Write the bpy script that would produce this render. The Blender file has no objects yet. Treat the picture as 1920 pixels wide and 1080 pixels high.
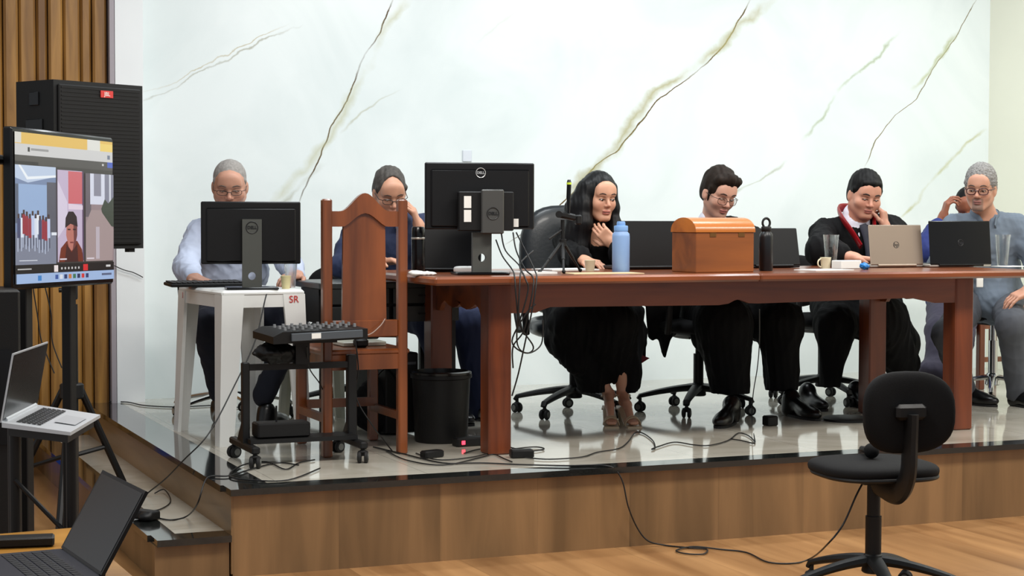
import bpy, math, random
import numpy as np
from mathutils import Vector, Matrix, noise
random.seed(7)
SC = bpy.context.scene
COL = SC.collection
PI = math.pi
# ------------------------------------------------------------ camera
FPX, CX, CY, CZ, YAW, PIT, ROL = 3310.0116, -1.583344, -6.561604, 1.374737, 0.394403, -0.040544, 0.002317
_f = Vector((math.sin(YAW)*math.cos(PIT), math.cos(YAW)*math.cos(PIT), math.sin(PIT)))
_r = Vector((math.cos(YAW), -math.sin(YAW), 0)); _u = _r.cross(_f)
CR = _r*math.cos(ROL)+_u*math.sin(ROL); CU = -_r*math.sin(ROL)+_u*math.cos(ROL); CF = _f
CAM = Vector((CX, CY, CZ))
cd = bpy.data.cameras.new('camera'); cam = bpy.data.objects.new('camera', cd); COL.objects.link(cam)
cd.sensor_width = 36; cd.lens = FPX*36/1920; cd.clip_start = .05; cd.clip_end = 100
m = Matrix.Identity(4)
for i in range(3):
    m[i][0] = CR[i]; m[i][1] = CU[i]; m[i][2] = -CF[i]; m[i][3] = CAM[i]
cam.matrix_world = m
SC.camera = cam
# ------------------------------------------------------------ light and exposure
W = bpy.data.worlds.new('world'); SC.world = W; W.use_nodes = True
W.node_tree.nodes['Background'].inputs[0].default_value = (.90, .95, 1, 1)
W.node_tree.nodes['Background'].inputs[1].default_value = .36
def area(x, y, z, sx, sy, e, col=(1, .97, .92), rx=0, ry=0):
    l = bpy.data.lights.new('ceiling_light', 'AREA'); l.shape = 'RECTANGLE'; l.size = sx; l.size_y = sy; l.energy = e; l.color = col
    o = bpy.data.objects.new('ceiling_light', l); COL.objects.link(o); o.location = (x, y, z); o.rotation_euler = (rx, ry, 0); return o
for x in (1.2, 3.3, 5.2):
    area(x, 1.3, 3.5, 1.3, .4, 25, (.93, .98, 1), .18)
for x in (.2, 2.6, 5.0):
    area(x, -1.4, 3.5, 1.3, .5, 52, (1, .95, .88), .25)
area(-1.5, -2.2, 3.6, 1.2, .5, 14, (1, .95, .88))
SC.view_settings.view_transform = 'Standard'; SC.view_settings.look = 'None'
SC.view_settings.gamma = 1; SC.view_settings.use_curve_mapping = False
SC.view_settings.exposure = .44
# ------------------------------------------------------------ points of the place
HS = .33865            # stage height
HT = HS+.78            # table top height
YD = 3.368             # back wall
def ray(u, v): return CF+CR*((u-960)/FPX)-CU*((v-540)/FPX)
def onz(u, v, z): d = ray(u, v); return CAM+d*((z-CZ)/d.z)
def P(u, v, y): d = ray(u, v); return CAM+d*((y-CY)/d.y)
def pd(u, v, D): return CAM+ray(u, v)*D
# ------------------------------------------------------------ materials
def lin(c):
    return tuple(((x/255)/12.92 if x/255 <= .04045 else ((x/255+.055)/1.055)**2.4) for x in c)+(1,)
MATS = {}
def mat(name, rgb, rough=.5, metal=0, spec=.5, var=0, vs=8, stretch=(1, 1, 1), bump=0, bs=60, coat=0, emit=None, es=1, trans=0, attr=False, sheen=0, var2=None, alpha=1):
    if name in MATS: return MATS[name]
    M = bpy.data.materials.new(name); M.use_nodes = True; nt = M.node_tree; b = nt.nodes['Principled BSDF']
    b.inputs['Base Color'].default_value = lin(rgb); b.inputs['Roughness'].default_value = rough
    b.inputs['Metallic'].default_value = metal; b.inputs['Specular IOR Level'].default_value = spec
    if coat: b.inputs['Coat Weight'].default_value = coat; b.inputs['Coat Roughness'].default_value = .12
    if trans: b.inputs['Transmission Weight'].default_value = trans; b.inputs['IOR'].default_value = 1.45
    if sheen: b.inputs['Sheen Weight'].default_value = sheen
    if alpha < 1: b.inputs['Alpha'].default_value = alpha
    if emit: b.inputs['Emission Color'].default_value = lin(emit); b.inputs['Emission Strength'].default_value = es
    tc = nt.nodes.new('ShaderNodeTexCoord'); mp = nt.nodes.new('ShaderNodeMapping'); nt.links.new(tc.outputs['Object'], mp.inputs[0])
    mp.inputs['Scale'].default_value = stretch
    if var or var2:
        n = nt.nodes.new('ShaderNodeTexNoise'); n.inputs['Scale'].default_value = vs; n.inputs['Detail'].default_value = 5
        nt.links.new(mp.outputs[0], n.inputs['Vector'])
        cr = nt.nodes.new('ShaderNodeValToRGB'); cr.color_ramp.elements[0].position = .3; cr.color_ramp.elements[1].position = .7
        c0 = lin(var2) if var2 else tuple(x*(1-var) for x in lin(rgb)[:3])+(1,)
        cr.color_ramp.elements[0].color = c0
        cr.color_ramp.elements[1].color = tuple(min(1, x*(1+var)) for x in lin(rgb)[:3])+(1,)
        nt.links.new(n.outputs['Fac'], cr.inputs[0]); nt.links.new(cr.outputs[0], b.inputs['Base Color'])
    if attr:
        a = nt.nodes.new('ShaderNodeAttribute'); a.attribute_name = 'tint'
        nt.links.new(a.outputs['Color'], b.inputs['Base Color'])
    if bump:
        n2 = nt.nodes.new('ShaderNodeTexNoise'); n2.inputs['Scale'].default_value = bs; nt.links.new(mp.outputs[0], n2.inputs['Vector'])
        bp = nt.nodes.new('ShaderNodeBump'); bp.inputs['Strength'].default_value = bump; bp.inputs['Distance'].default_value = .01
        nt.links.new(n2.outputs['Fac'], bp.inputs['Height']); nt.links.new(bp.outputs[0], b.inputs['Normal'])
    MATS[name] = M; return M
def N(nt, t, **k):
    n = nt.nodes.new(t)
    for a, v in k.items(): setattr(n, a, v)
    return n
def math_(nt, op, a, b=None, clamp=False):
    n = N(nt, 'ShaderNodeMath', operation=op, use_clamp=clamp)
    for i, x in enumerate((a, b)):
        if x is None: continue
        if isinstance(x, (int, float)): n.inputs[i].default_value = x
        else: nt.links.new(x, n.inputs[i])
    return n.outputs[0]
def mixc(nt, fac, a, b):
    n = N(nt, 'ShaderNodeMix', data_type='RGBA')
    for s, x in ((n.inputs[0], fac), (n.inputs[6], a), (n.inputs[7], b)):
        if isinstance(x, (int, float, tuple)): s.default_value = x
        else: nt.links.new(x, s)
    return n.outputs[2]
def wood_mat(name, c_dark, c_light, axis=0, rough=.35, scale=6, plank=None, plank_axis=1, plank_len=None, coat=.3, line=.6):
    """grain runs along `axis`; plank = board width across, with thin joints."""
    if name in MATS: return MATS[name]
    M = bpy.data.materials.new(name); M.use_nodes = True; nt = M.node_tree; b = nt.nodes['Principled BSDF']
    tc = N(nt, 'ShaderNodeTexCoord'); mp = N(nt, 'ShaderNodeMapping'); nt.links.new(tc.outputs['Object'], mp.inputs[0])
    st = [scale, scale, scale]; st[axis] = scale*.09; mp.inputs['Scale'].default_value = st
    vec = mp.outputs[0]
    if plank:
        sx = N(nt, 'ShaderNodeSeparateXYZ'); nt.links.new(tc.outputs['Object'], sx.inputs[0])
        q = math_(nt, 'DIVIDE', sx.outputs[plank_axis], plank); fl = math_(nt, 'FLOOR', q); fr = math_(nt, 'FRACT', q)
        wn = N(nt, 'ShaderNodeTexWhiteNoise', noise_dimensions='1D'); nt.links.new(fl, wn.inputs['W'])
        va = N(nt, 'ShaderNodeVectorMath', operation='SCALE'); nt.links.new(wn.outputs['Color'], va.inputs[0]); va.inputs['Scale'].default_value = 30
        vb = N(nt, 'ShaderNodeVectorMath', operation='ADD'); nt.links.new(va.outputs[0], vb.inputs[0]); nt.links.new(vec, vb.inputs[1]); vec = vb.outputs[0]
    n = N(nt, 'ShaderNodeTexNoise'); n.inputs['Scale'].default_value = 1; n.inputs['Detail'].default_value = 6; n.inputs['Distortion'].default_value = .6
    nt.links.new(vec, n.inputs['Vector'])
    cr = N(nt, 'ShaderNodeValToRGB'); cr.color_ramp.elements[0].position = .32; cr.color_ramp.elements[1].position = .68
    cr.color_ramp.elements[0].color = lin(c_dark); cr.color_ramp.elements[1].color = lin(c_light)
    nt.links.new(n.outputs['Fac'], cr.inputs[0]); out = cr.outputs[0]
    if plank:
        j = math_(nt, 'LESS_THAN', fr, .012)
        if plank_len:
            q2 = math_(nt, 'ADD', math_(nt, 'DIVIDE', sx.outputs[axis], plank_len), math_(nt, 'MULTIPLY', wn.outputs['Value'], 7.3))
            j = math_(nt, 'MAXIMUM', j, math_(nt, 'LESS_THAN', math_(nt, 'FRACT', q2), .003))
        tone = math_(nt, 'ADD', math_(nt, 'MULTIPLY', wn.outputs['Value'], .22), .89)
        vm = N(nt, 'ShaderNodeVectorMath', operation='SCALE'); nt.links.new(out, vm.inputs[0]); nt.links.new(tone, vm.inputs['Scale'])
        out = mixc(nt, math_(nt, 'MULTIPLY', j, line), vm.outputs[0], tuple(x*.35 for x in lin(c_dark)[:3])+(1,))
    nt.links.new(out, b.inputs['Base Color']); b.inputs['Roughness'].default_value = rough
    b.inputs['Coat Weight'].default_value = coat; b.inputs['Coat Roughness'].default_value = .15
    MATS[name] = M; return M
# ------------------------------------------------------------ mesh builder
def rotz(a): return Matrix.Rotation(a, 3, 'Z')
def frame(d, up=Vector((0, 0, 1))):
    d = Vector(d).normalized(); up = Vector(up)
    if abs(d.dot(up)) > .97: up = Vector((1, 0, 0))
    s = d.cross(up).normalized(); t = s.cross(d).normalized(); return s, t, d
class MB:
    def __init__(s): s.v = []; s.f = []; s.m = []; s.ns = set()
    def add(s, vs, fs, mi=0):
        o = len(s.v); s.v += [Vector(x) for x in vs]; s.f += [tuple(i+o for i in f) for f in fs]; s.m += [mi]*len(fs); return s
    def box(s, c, size, R=None, mi=0, b=0):
        """box centred at c; b = chamfer."""
        R = R or Matrix.Identity(3); c = Vector(c); h = [x/2 for x in size]
        if b <= 0:
            vs = [c+R@Vector((h[0]*x, h[1]*y, h[2]*z)) for x in (-1, 1) for y in (-1, 1) for z in (-1, 1)]
            return s.add(vs, [(0, 1, 3, 2), (4, 6, 7, 5), (0, 4, 5, 1), (2, 3, 7, 6), (0, 2, 6, 4), (1, 5, 7, 3)], mi)
        b = min(b, min(h)*.98)
        o = []; 
        for z, e in ((-h[2], b), (-h[2]+b, 0), (h[2]-b, 0), (h[2], b)):
            x, y = h[0]-e, h[1]-e; k = max(b-e, 0) if e == 0 else b*.5
            k = b
            o.append([(x-k, -y), (x, -y+k), (x, y-k), (x-k, y), (-x+k, y), (-x, y-k), (-x, -y+k), (-x+k, -y)] if e == 0 else
                     [(x-k*.5, -y), (x, -y+k*.5), (x, y-k*.5), (x-k*.5, y), (-x+k*.5, y), (-x, y-k*.5), (-x, -y+k*.5), (-x+k*.5, -y)])
        zs = (-h[2], -h[2]+b, h[2]-b, h[2])
        vs = [c+R@Vector((p[0], p[1], z)) for ring, z in zip(o, zs) for p in ring]
        fs = [tuple(range(7, -1, -1)), tuple(range(24, 32))]
        for r in range(3):
            for i in range(8):
                j = (i+1) % 8; fs.append((r*8+i, r*8+j, r*8+8+j, r*8+8+i))
        return s.add(vs, fs, mi)
    def lathe(s, prof, c=(0, 0, 0), R=None, n=32, mi=0):
        R = R or Matrix.Identity(3); c = Vector(c); vs = []; fs = []
        for r, z in prof:
            for i in range(n):
                a = 2*PI*i/n; vs.append(c+R@Vector((r*math.cos(a), r*math.sin(a), z)))
        for k in range(len(prof)-1):
            for i in range(n):
                j = (i+1) % n; fs.append((k*n+i, k*n+j, k*n+n+j, k*n+n+i))
        if prof[0][0] > 1e-5: fs.append(tuple(range(n-1, -1, -1)))
        if prof[-1][0] > 1e-5: fs.append(tuple((len(prof)-1)*n+i for i in range(n)))
        return s.add(vs, fs, mi)
    def cyl(s, a, b, r0, r1=None, n=16, mi=0, ch=0):
        a = Vector(a); b = Vector(b); x, y, z = frame(b-a); R = Matrix((x, y, z)).transposed(); L = (b-a).length; r1 = r0 if r1 is None else r1
        pr = [(r0, 0), (r1, L)] if not ch else [(r0-ch, 0), (r0, ch), (r1, L-ch), (r1-ch, L)]
        return s.lathe(pr, a, R, n, mi)
    def tube(s, pts, r, n=8, mi=0, closed=False, flat=1, up=None):
        pts = [Vector(p) for p in pts]; L = len(pts); vs = []; fs = []; rs = r if isinstance(r, (list, tuple)) else [r]*L
        px = None
        for i, p in enumerate(pts):
            if closed: d = pts[(i+1) % L]-pts[i-1]
            else: d = pts[min(i+1, L-1)]-pts[max(i-1, 0)]
            d = d.normalized() if d.length > 1e-9 else Vector((0, 0, 1))
            if px is None:
                px = frame(d, up or (0, 0, 1))[0]
            px = (px-d*px.dot(d)); px = px.normalized() if px.length > 1e-6 else frame(d)[0]
            py = d.cross(px)
            for k in range(n):
                a = 2*PI*k/n; vs.append(p+px*math.cos(a)*rs[i]+py*math.sin(a)*rs[i]*flat)
        for i in range(L if closed else L-1):
            i2 = (i+1) % L
            for k in range(n):
                k2 = (k+1) % n; fs.append((i*n+k, i*n+k2, i2*n+k2, i2*n+k))
        if not closed: fs += [tuple(range(n-1, -1, -1)), tuple((L-1)*n+k for k in range(n))]
        return s.add(vs, fs, mi)
    def prism(s, poly, o, ax, ay, t, mi=0):
        """polygon (2-D) in plane o,ax,ay extruded by vector t."""
        o = Vector(o); ax = Vector(ax); ay = Vector(ay); t = Vector(t); n = len(poly)
        vs = [o+ax*p[0]+ay*p[1] for p in poly]+[o+ax*p[0]+ay*p[1]+t for p in poly]
        area_ = sum(poly[i][0]*poly[(i+1) % n][1]-poly[(i+1) % n][0]*poly[i][1] for i in range(n))
        flip = (area_ > 0) == (ax.cross(ay).dot(t) > 0)
        a = list(range(n)); fs = [tuple(reversed(a)), tuple(i+n for i in a)]+[(i, (i+1) % n, (i+1) % n+n, i+n) for i in a]
        if not flip: fs = [tuple(reversed(f)) for f in fs]
        return s.add(vs, fs, mi)
    def grid(s, fn, nu, nv, mi=0):
        vs = [fn(i/nu, j/nv) for j in range(nv+1) for i in range(nu+1)]
        fs = [(j*(nu+1)+i, j*(nu+1)+i+1, (j+1)*(nu+1)+i+1, (j+1)*(nu+1)+i) for j in range(nv) for i in range(nu)]
        return s.add(vs, fs, mi)
    def ell(s, c, r, R=None, n=16, mi=0):
        R = R or Matrix.Identity(3); c = Vector(c); vs = []; fs = []; mN = n//2
        for j in range(mN+1):
            t = PI*j/mN
            for i in range(n):
                a = 2*PI*i/n; vs.append(c+R@Vector((r[0]*math.sin(t)*math.cos(a), r[1]*math.sin(t)*math.sin(a), -r[2]*math.cos(t))))
        for j in range(mN):
            for i in range(n):
                k = (i+1) % n; fs.append((j*n+i, j*n+k, j*n+n+k, j*n+n+i))
        return s.add(vs, fs, mi)
    def build(s, name, mats, parent=None, smooth=35, world=False, label=None):
        me = bpy.data.meshes.new(name); vs = s.v
        if world and parent is not None:
            inv = parent.matrix_basis.inverted(); vs = [inv@x for x in vs]
        me.from_pydata([tuple(x) for x in vs], [], s.f); me.validate(); me.update()
        if not isinstance(mats, (list, tuple)): mats = [mats]
        for k in mats: me.materials.append(k)
        if len(mats) > 1 and len(me.polygons) == len(s.m): me.polygons.foreach_set('material_index', s.m)
        if smooth:
            me.shade_smooth(); me.set_sharp_from_angle(angle=math.radians(smooth))
        o = bpy.data.objects.new(name, me); COL.objects.link(o)
        if parent is not None: o.parent = parent
        if label: o['label'] = label
        return o
def thing(name, label, cat, loc=(0, 0, 0), rz=0, group=None):
    o = bpy.data.objects.new(name, None); COL.objects.link(o); o.empty_display_size = .1
    o.location = loc; o.rotation_euler = (0, 0, rz); o['label'] = label; o['category'] = cat
    if group: o['group'] = group
    o.matrix_basis = Matrix.Translation(Vector(loc))@Matrix.Rotation(rz, 4, 'Z')
    return o
def tag(o, label, cat, group=None, kind=None):
    o['label'] = label; o['category'] = cat
    if group: o['group'] = group
    if kind: o['kind'] = kind
    return o
def struct(o): o['kind'] = 'structure'; return o
def dup(root, loc, rz, label=None):
    r = root.copy(); COL.objects.link(r); r.location = loc; r.rotation_euler = (0, 0, rz)
    if label: r['label'] = label
    for ch in list(root.children):
        c = ch.copy(); COL.objects.link(c); c.parent = r
        for g in ch.children:
            d = g.copy(); COL.objects.link(d); d.parent = c
    return r
def smooth_path(pts, k=6):
    pts = [Vector(p) for p in pts]; out = []
    for i in range(len(pts)-1):
        p0 = pts[max(i-1, 0)]; p1 = pts[i]; p2 = pts[i+1]; p3 = pts[min(i+2, len(pts)-1)]
        for j in range(k):
            t = j/k; out.append(.5*((2*p1)+(p2-p0)*t+(2*p0-5*p1+4*p2-p3)*t*t+(3*p1-p0-3*p2+p3)*t**3))
    out.append(pts[-1]); return out
def text_part(name, body, size, o, ax, ay, m_, parent=None, depth=.0008, world=True, thick=0):
    c = bpy.data.curves.new('t', 'FONT'); c.body = body; c.size = size; c.extrude = depth; c.align_x = 'CENTER'; c.align_y = 'CENTER'; c.offset = thick
    t = bpy.data.objects.new('t', c); me = bpy.data.meshes.new_from_object(t); bpy.data.objects.remove(t)
    ax = Vector(ax).normalized(); ay = Vector(ay).normalized(); az = ax.cross(ay); mm = Matrix.Identity(4)
    for i in range(3): mm[i][0] = ax[i]; mm[i][1] = ay[i]; mm[i][2] = az[i]; mm[i][3] = Vector(o)[i]
    if world and parent is not None: mm = parent.matrix_basis.inverted()@mm
    me.transform(mm); me.materials.clear(); me.materials.append(m_)
    ob = bpy.data.objects.new(name, me); COL.objects.link(ob); ob.parent = parent; return ob
# ------------------------------------------------------------ the setting
M_floor = wood_mat('floor_wood', (134, 94, 56), (178, 134, 88), axis=1, rough=.28, scale=8, plank=.23, plank_axis=0, plank_len=1.3, coat=.3, line=.4)
M_riser = wood_mat('riser_wood', (108, 82, 52), (148, 114, 76), axis=2, rough=.4, scale=7, plank=.42, plank_axis=0, coat=.2, line=.15)
M_riser_y = wood_mat('riser_wood_side', (108, 82, 52), (148, 114, 76), axis=1, rough=.4, scale=7, coat=.2)
M_granite = mat('black_granite', (26, 28, 27), .06, var=.5, vs=120, coat=.4, spec=.6)
M_slat = wood_mat('slat_wood', (112, 74, 28), (176, 128, 60), axis=2, rough=.5, scale=14, coat=.1)
M_slat_gap = mat('slat_gap_dark', (58, 36, 14), .7)
M_cream = mat('cream_paint', (240, 240, 222), .7, var=.02, vs=1.5)
M_pilaster = mat('pilaster_paint', (234, 237, 238), .5, var=.03, vs=2)
def tile_mat():
    M = bpy.data.materials.new('stage_tile'); M.use_nodes = True; nt = M.node_tree; b = nt.nodes['Principled BSDF']
    tc = N(nt, 'ShaderNodeTexCoord'); sx = N(nt, 'ShaderNodeSeparateXYZ'); nt.links.new(tc.outputs['Object'], sx.inputs[0])
    js = []
    for ax in (0, 1):
        fr = math_(nt, 'FRACT', math_(nt, 'DIVIDE', math_(nt, 'ADD', sx.outputs[ax], 12.2), .62)); js.append(math_(nt, 'LESS_THAN', fr, .006))
    j = math_(nt, 'MAXIMUM', js[0], js[1])
    n = N(nt, 'ShaderNodeTexNoise'); n.inputs['Scale'].default_value = 2.2; n.inputs['Detail'].default_value = 7; n.inputs['Distortion'].default_value = 1.2
    nt.links.new(tc.outputs['Object'], n.inputs['Vector'])
    cr = N(nt, 'ShaderNodeValToRGB'); cr.color_ramp.elements[0].position = .35; cr.color_ramp.elements[1].position = .6
    cr.color_ramp.elements[0].color = lin((176, 170, 156)); cr.color_ramp.elements[1].color = lin((196, 192, 180))
    nt.links.new(n.outputs['Fac'], cr.inputs[0])
    nt.links.new(mixc(nt, math_(nt, 'MULTIPLY', j, .6), cr.outputs[0], lin((120, 115, 105))), b.inputs['Base Color'])
    b.inputs['Roughness'].default_value = .07; b.inputs['Specular IOR Level'].default_value = .75
    return M
M_tile = tile_mat()
def wall_uv(u, v):   # point of the photograph on the back wall
    p = P(u, v, YD); return p.x, p.z
def marble_mat():
    M = bpy.data.materials.new('white_marble'); M.use_nodes = True; nt = M.node_tree; b = nt.nodes['Principled BSDF']
    tc = N(nt, 'ShaderNodeTexCoord'); sx = N(nt, 'ShaderNodeSeparateXYZ'); nt.links.new(tc.outputs['Object'], sx.inputs[0])
    X, Z = sx.outputs[0], sx.outputs[2]
    n1 = N(nt, 'ShaderNodeTexNoise'); n1.inputs['Scale'].default_value = 7; n1.inputs['Detail'].default_value = 7; nt.links.new(tc.outputs['Object'], n1.inputs['Vector'])
    jit = math_(nt, 'SUBTRACT', n1.outputs['Fac'], .5)
    n3 = N(nt, 'ShaderNodeTexNoise'); n3.inputs['Scale'].default_value = 3.3; n3.inputs['Detail'].default_value = 4; nt.links.new(tc.outputs['Object'], n3.inputs['Vector'])
    n0 = N(nt, 'ShaderNodeTexNoise'); n0.inputs['Scale'].default_value = 1.1; n0.inputs['Detail'].default_value = 6; n0.inputs['Distortion'].default_value = 1.5
    nt.links.new(tc.outputs['Object'], n0.inputs['Vector'])
    cr = N(nt, 'ShaderNodeValToRGB'); cr.color_ramp.elements[0].position = .3; cr.color_ramp.elements[1].position = .62
    cr.color_ramp.elements[0].color = lin((220, 229, 229)); cr.color_ramp.elements[1].color = lin((232, 239, 239))
    nt.links.new(n0.outputs['Fac'], cr.inputs[0]); col = cr.outputs[0]
    # every vein: path down the slab, half width, colour, strength, jitter, halo
    V = [
     ([(737, 0), (716, 62), (690, 95), (672, 140), (655, 190), (622, 240), (606, 290), (585, 330), (567, 378)], .0062, (84, 62, 34), 1, .05, 0),
     ([(760, 0), (735, 40), (700, 100), (680, 150), (640, 230), (612, 270), (560, 330), (520, 380)], .05, (188, 188, 150), .6, .16, 1),
     ([(1412, 0), (1380, 60), (1340, 110), (1290, 150), (1240, 185), (1200, 235), (1160, 285), (1120, 310), (1085, 355), (1040, 400), (960, 455)], .0075, (98, 78, 38), 1, .06, 0),
     ([(1450, 0), (1370, 70), (1310, 125), (1225, 180), (1180, 240), (1150, 290), (1110, 320), (1070, 370)], .06, (170, 164, 112), .8, .2, 1),
     ([(1838, 0), (1795, 75), (1755, 130), (1725, 185), (1685, 215), (1650, 262), (1628, 310)], .0055, (120, 106, 66), .9, .05, 0),
     ([(1800, 60), (1760, 120), (1720, 165)], .03, (180, 186, 140), .8, .15, 1),
     ([(1850, 245), (1815, 275), (1775, 315), (1745, 350), (1720, 385), (1690, 410)], .026, (176, 174, 96), .9, .12, 1),
     ([(1690, 60), (1620, 135), (1585, 160), (1550, 215), (1515, 265)], .022, (170, 182, 152), .85, .15, 1),
     ([(1475, 305), (1440, 335), (1400, 350), (1380, 365), (1350, 400)], .02, (168, 172, 148), .9, .12, 1),
     ([(560, 50), (480, 85), (420, 115), (350, 150), (270, 190)], .016, (160, 158, 138), .8, .22, 1),
     ([(540, 48), (440, 95), (330, 150), (270, 172)], .012, (178, 162, 116), .75, .2, 1),
     ([(745, 172), (690, 205), (650, 245)], .014, (176, 176, 150), .75, .1, 1),
     ([(990, 10), (940, 45), (900, 80)], .02, (212, 214, 208), .5, .15, 1),
     ([(500, 395), (540, 375), (600, 310)][::-1], .03, (176, 178, 160), .7, .14, 1),
    ]
    z0, z1 = .2, 3.0
    for pts, hw, c, stg, ja, halo in V:
        wz = sorted([(wall_uv(*p)[1], wall_uv(*p)[0]) for p in pts])
        fc = N(nt, 'ShaderNodeFloatCurve'); cv = fc.mapping.curves[0]
        xs = [q[1] for q in wz]; xa, xb = min(xs)-.3, max(xs)+.3
        zz = [(q[0]-z0)/(z1-z0) for q in wz]; xx = [(q[1]-xa)/(xb-xa) for q in wz]
        cv.points[0].location = (zz[0], xx[0]); cv.points[1].location = (zz[-1], xx[-1])
        for a, c_ in list(zip(zz, xx))[1:-1]: cv.points.new(a, c_)
        for p_ in cv.points: p_.handle_type = 'VECTOR' if not halo else 'AUTO'
        fc.mapping.extend = 'EXTRAPOLATED'; fc.mapping.use_clip = False; fc.mapping.update()
        zn = math_(nt, 'DIVIDE', math_(nt, 'SUBTRACT', Z, z0), z1-z0); nt.links.new(zn, fc.inputs['Value'])
        xv = math_(nt, 'ADD', math_(nt, 'MULTIPLY', fc.outputs[0], xb-xa), xa)
        d = math_(nt, 'ABSOLUTE', math_(nt, 'ADD', math_(nt, 'SUBTRACT', X, xv), math_(nt, 'MULTIPLY', jit, ja)))
        f = math_(nt, 'SUBTRACT', 1, math_(nt, 'DIVIDE', d, hw if not halo else hw), True)
        # fade at the ends
        e = math_(nt, 'MULTIPLY', math_(nt, 'MULTIPLY', math_(nt, 'SUBTRACT', Z, wz[0][0]-.02), 12, True), math_(nt, 'MULTIPLY', math_(nt, 'SUBTRACT', wz[-1][0]+.02, Z), 12, True))
        if halo: f = math_(nt, 'MULTIPLY', f, math_(nt, 'MULTIPLY', math_(nt, 'SUBTRACT', n3.outputs['Fac'], .3), 4, True))
        else: f = math_(nt, 'MULTIPLY', math_(nt, 'MULTIPLY', f, 2.2, True), math_(nt, 'MULTIPLY', math_(nt, 'SUBTRACT', n3.outputs['Fac'], .22), 4.5, True))
        f = math_(nt, 'MULTIPLY', math_(nt, 'MULTIPLY', f, e), stg)
        col = mixc(nt, f, col, lin(c))
    nt.links.new(col, b.inputs['Base Color']); b.inputs['Roughness'].default_value = .22; b.inputs['Specular IOR Level'].default_value = .4
    return M
M_marble = marble_mat()
# floor of the hall
struct(MB().box((3.5, -2.5, -.05), (17, 11.8, .1)).build('floor', M_floor, smooth=0))
# stage body, lip and tiles
XE = 6.11
b = MB(); b.box((XE/2, YD/2, (HS-.025)/2), (XE, YD, HS-.025)); o = struct(b.build('trim_1', M_riser, smooth=0)); o.name = 'trim_stage_front'
b = MB(); b.box((-.003, YD/2, HS/2), (.006, YD, HS-.025)); struct(b.build('trim_stage_side', M_riser_y, smooth=0))
LP = .16; LF = .10
b = MB()
b.box((XE/2, LF/2-.012, HS-.0125), (XE+.024, LF+.024, .025)); b.box((LP/2-.012, YD/2+LF/2, HS-.0125), (LP+.024, YD-LF, .025))
struct(b.build('trim_stage_edge', M_granite, smooth=0))
b = MB(); b.box(((XE+LP)/2, (YD+.3+LF)/2, HS-.0125), (XE-LP, YD+.3-LF, .0254)); struct(b.build('floor_stage', M_tile, smooth=0))
# lower step along the left side of the stage
SW, SH = .295, .162
b = MB(); b.box((-SW/2-.006, YD/2+.004, (SH-.025)/2), (SW-.012, YD-.008, SH-.025)); struct(b.build('trim_step_body', M_riser, smooth=0))
b = MB(); b.box((-SW/2, .05, SH-.0125), (SW-.012, .124, .0252)); b.box((-SW+.045, YD/2+.05, SH-.0125), (.105, YD-.12, .025)); struct(b.build('trim_step_edge', M_granite, smooth=0))
b = MB(); b.box(((-SW+.0975-.006)/2, YD/2+.06, SH-.0125), (SW-.1035, YD-.1, .0254)); struct(b.build('floor_step', M_tile, smooth=0))
# back wall
xr = XE
pl = P(268, 700, YD-.05).x
b = MB(); b.box(((pl+xr)/2, YD+.10, 1.75), (xr-pl+.1, .12, 3.5)); struct(b.build('wall_back', M_marble, smooth=0))
b = MB(); x0 = P(219, 500, YD-.12).x; b.box(((x0+pl)/2, YD+.02, 1.75), (pl-x0, .26, 3.5)); struct(b.build('wall_pilaster', M_pilaster, smooth=0))
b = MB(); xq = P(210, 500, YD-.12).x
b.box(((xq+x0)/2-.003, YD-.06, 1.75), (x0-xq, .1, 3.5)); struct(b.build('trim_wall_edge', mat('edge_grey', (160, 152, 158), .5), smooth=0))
xl = -3.2
b = MB(); b.box(((xl+xq)/2, YD+.03, 1.75), (xq-xl, .1, 3.5)); struct(b.build('wall_left_back', M_slat_gap, smooth=0))
x = xq-.012; k = 0
b = MB()
while x > xl+.1:
    w = (.075, .058, .088)[k % 3]; dp = (.052, .034, .044)[k % 3]
    b.box((x-w/2, YD-.02-dp/2, 1.75), (w, dp, 3.5), b=.012); x -= w+.005; k += 1
struct(b.build('trim_slats', M_slat))
b = MB(); b.box((XE+.05, .9, 1.75), (.1, 5.1, 3.5)); struct(b.build('wall_right', M_cream, smooth=0))
# small square mark on the wall above the monitor
pv = P(880, 292, YD)
tag(MB().box((pv.x, YD+.036, pv.z), (.06, .008, .07), b=.003).build('wall_switch', mat('switch_white', (214, 220, 228), .4)), 'small pale square wall plate on the marble above the big monitor', 'wall plate')
# ------------------------------------------------------------ furniture
M_table = wood_mat('mahogany', (82, 36, 12), (140, 72, 28), axis=0, rough=.3, scale=8, coat=.25)
M_tleg = wood_mat('mahogany_leg', (80, 34, 14), (128, 62, 28), axis=2, rough=.38, scale=9, coat=.12)
M_chair = wood_mat('chair_wood', (86, 42, 18), (138, 74, 34), axis=2, rough=.32, scale=9, coat=.4)
M_chest = wood_mat('chest_wood', (108, 56, 16), (150, 84, 30), axis=0, rough=.38, scale=9, coat=.3)
M_lid = wood_mat('lid_wood', (156, 84, 20), (200, 118, 34), axis=0, rough=.32, scale=9, coat=.35)
M_blk = mat('black_plastic', (9, 9, 10), .5, spec=.35, bump=.1, bs=400)
M_blk2 = mat('black_gloss', (6, 6, 8), .22, spec=.35)
M_blkfab = mat('black_fabric', (11, 11, 13), .85, spec=.25, bump=.25, bs=500)
M_leather = mat('dark_leather', (12, 20, 25), .36, bump=.05, bs=60, coat=.15)
M_chrome = mat('chrome', (190, 190, 190), .12, 1)
M_steel = mat('black_steel', (9, 9, 10), .5, .2)
M_greymet = mat('grey_metal', (84, 84, 82), .42, .6)
M_white = mat('white_plastic', (228, 230, 228), .35, var=.03, vs=4)
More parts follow.
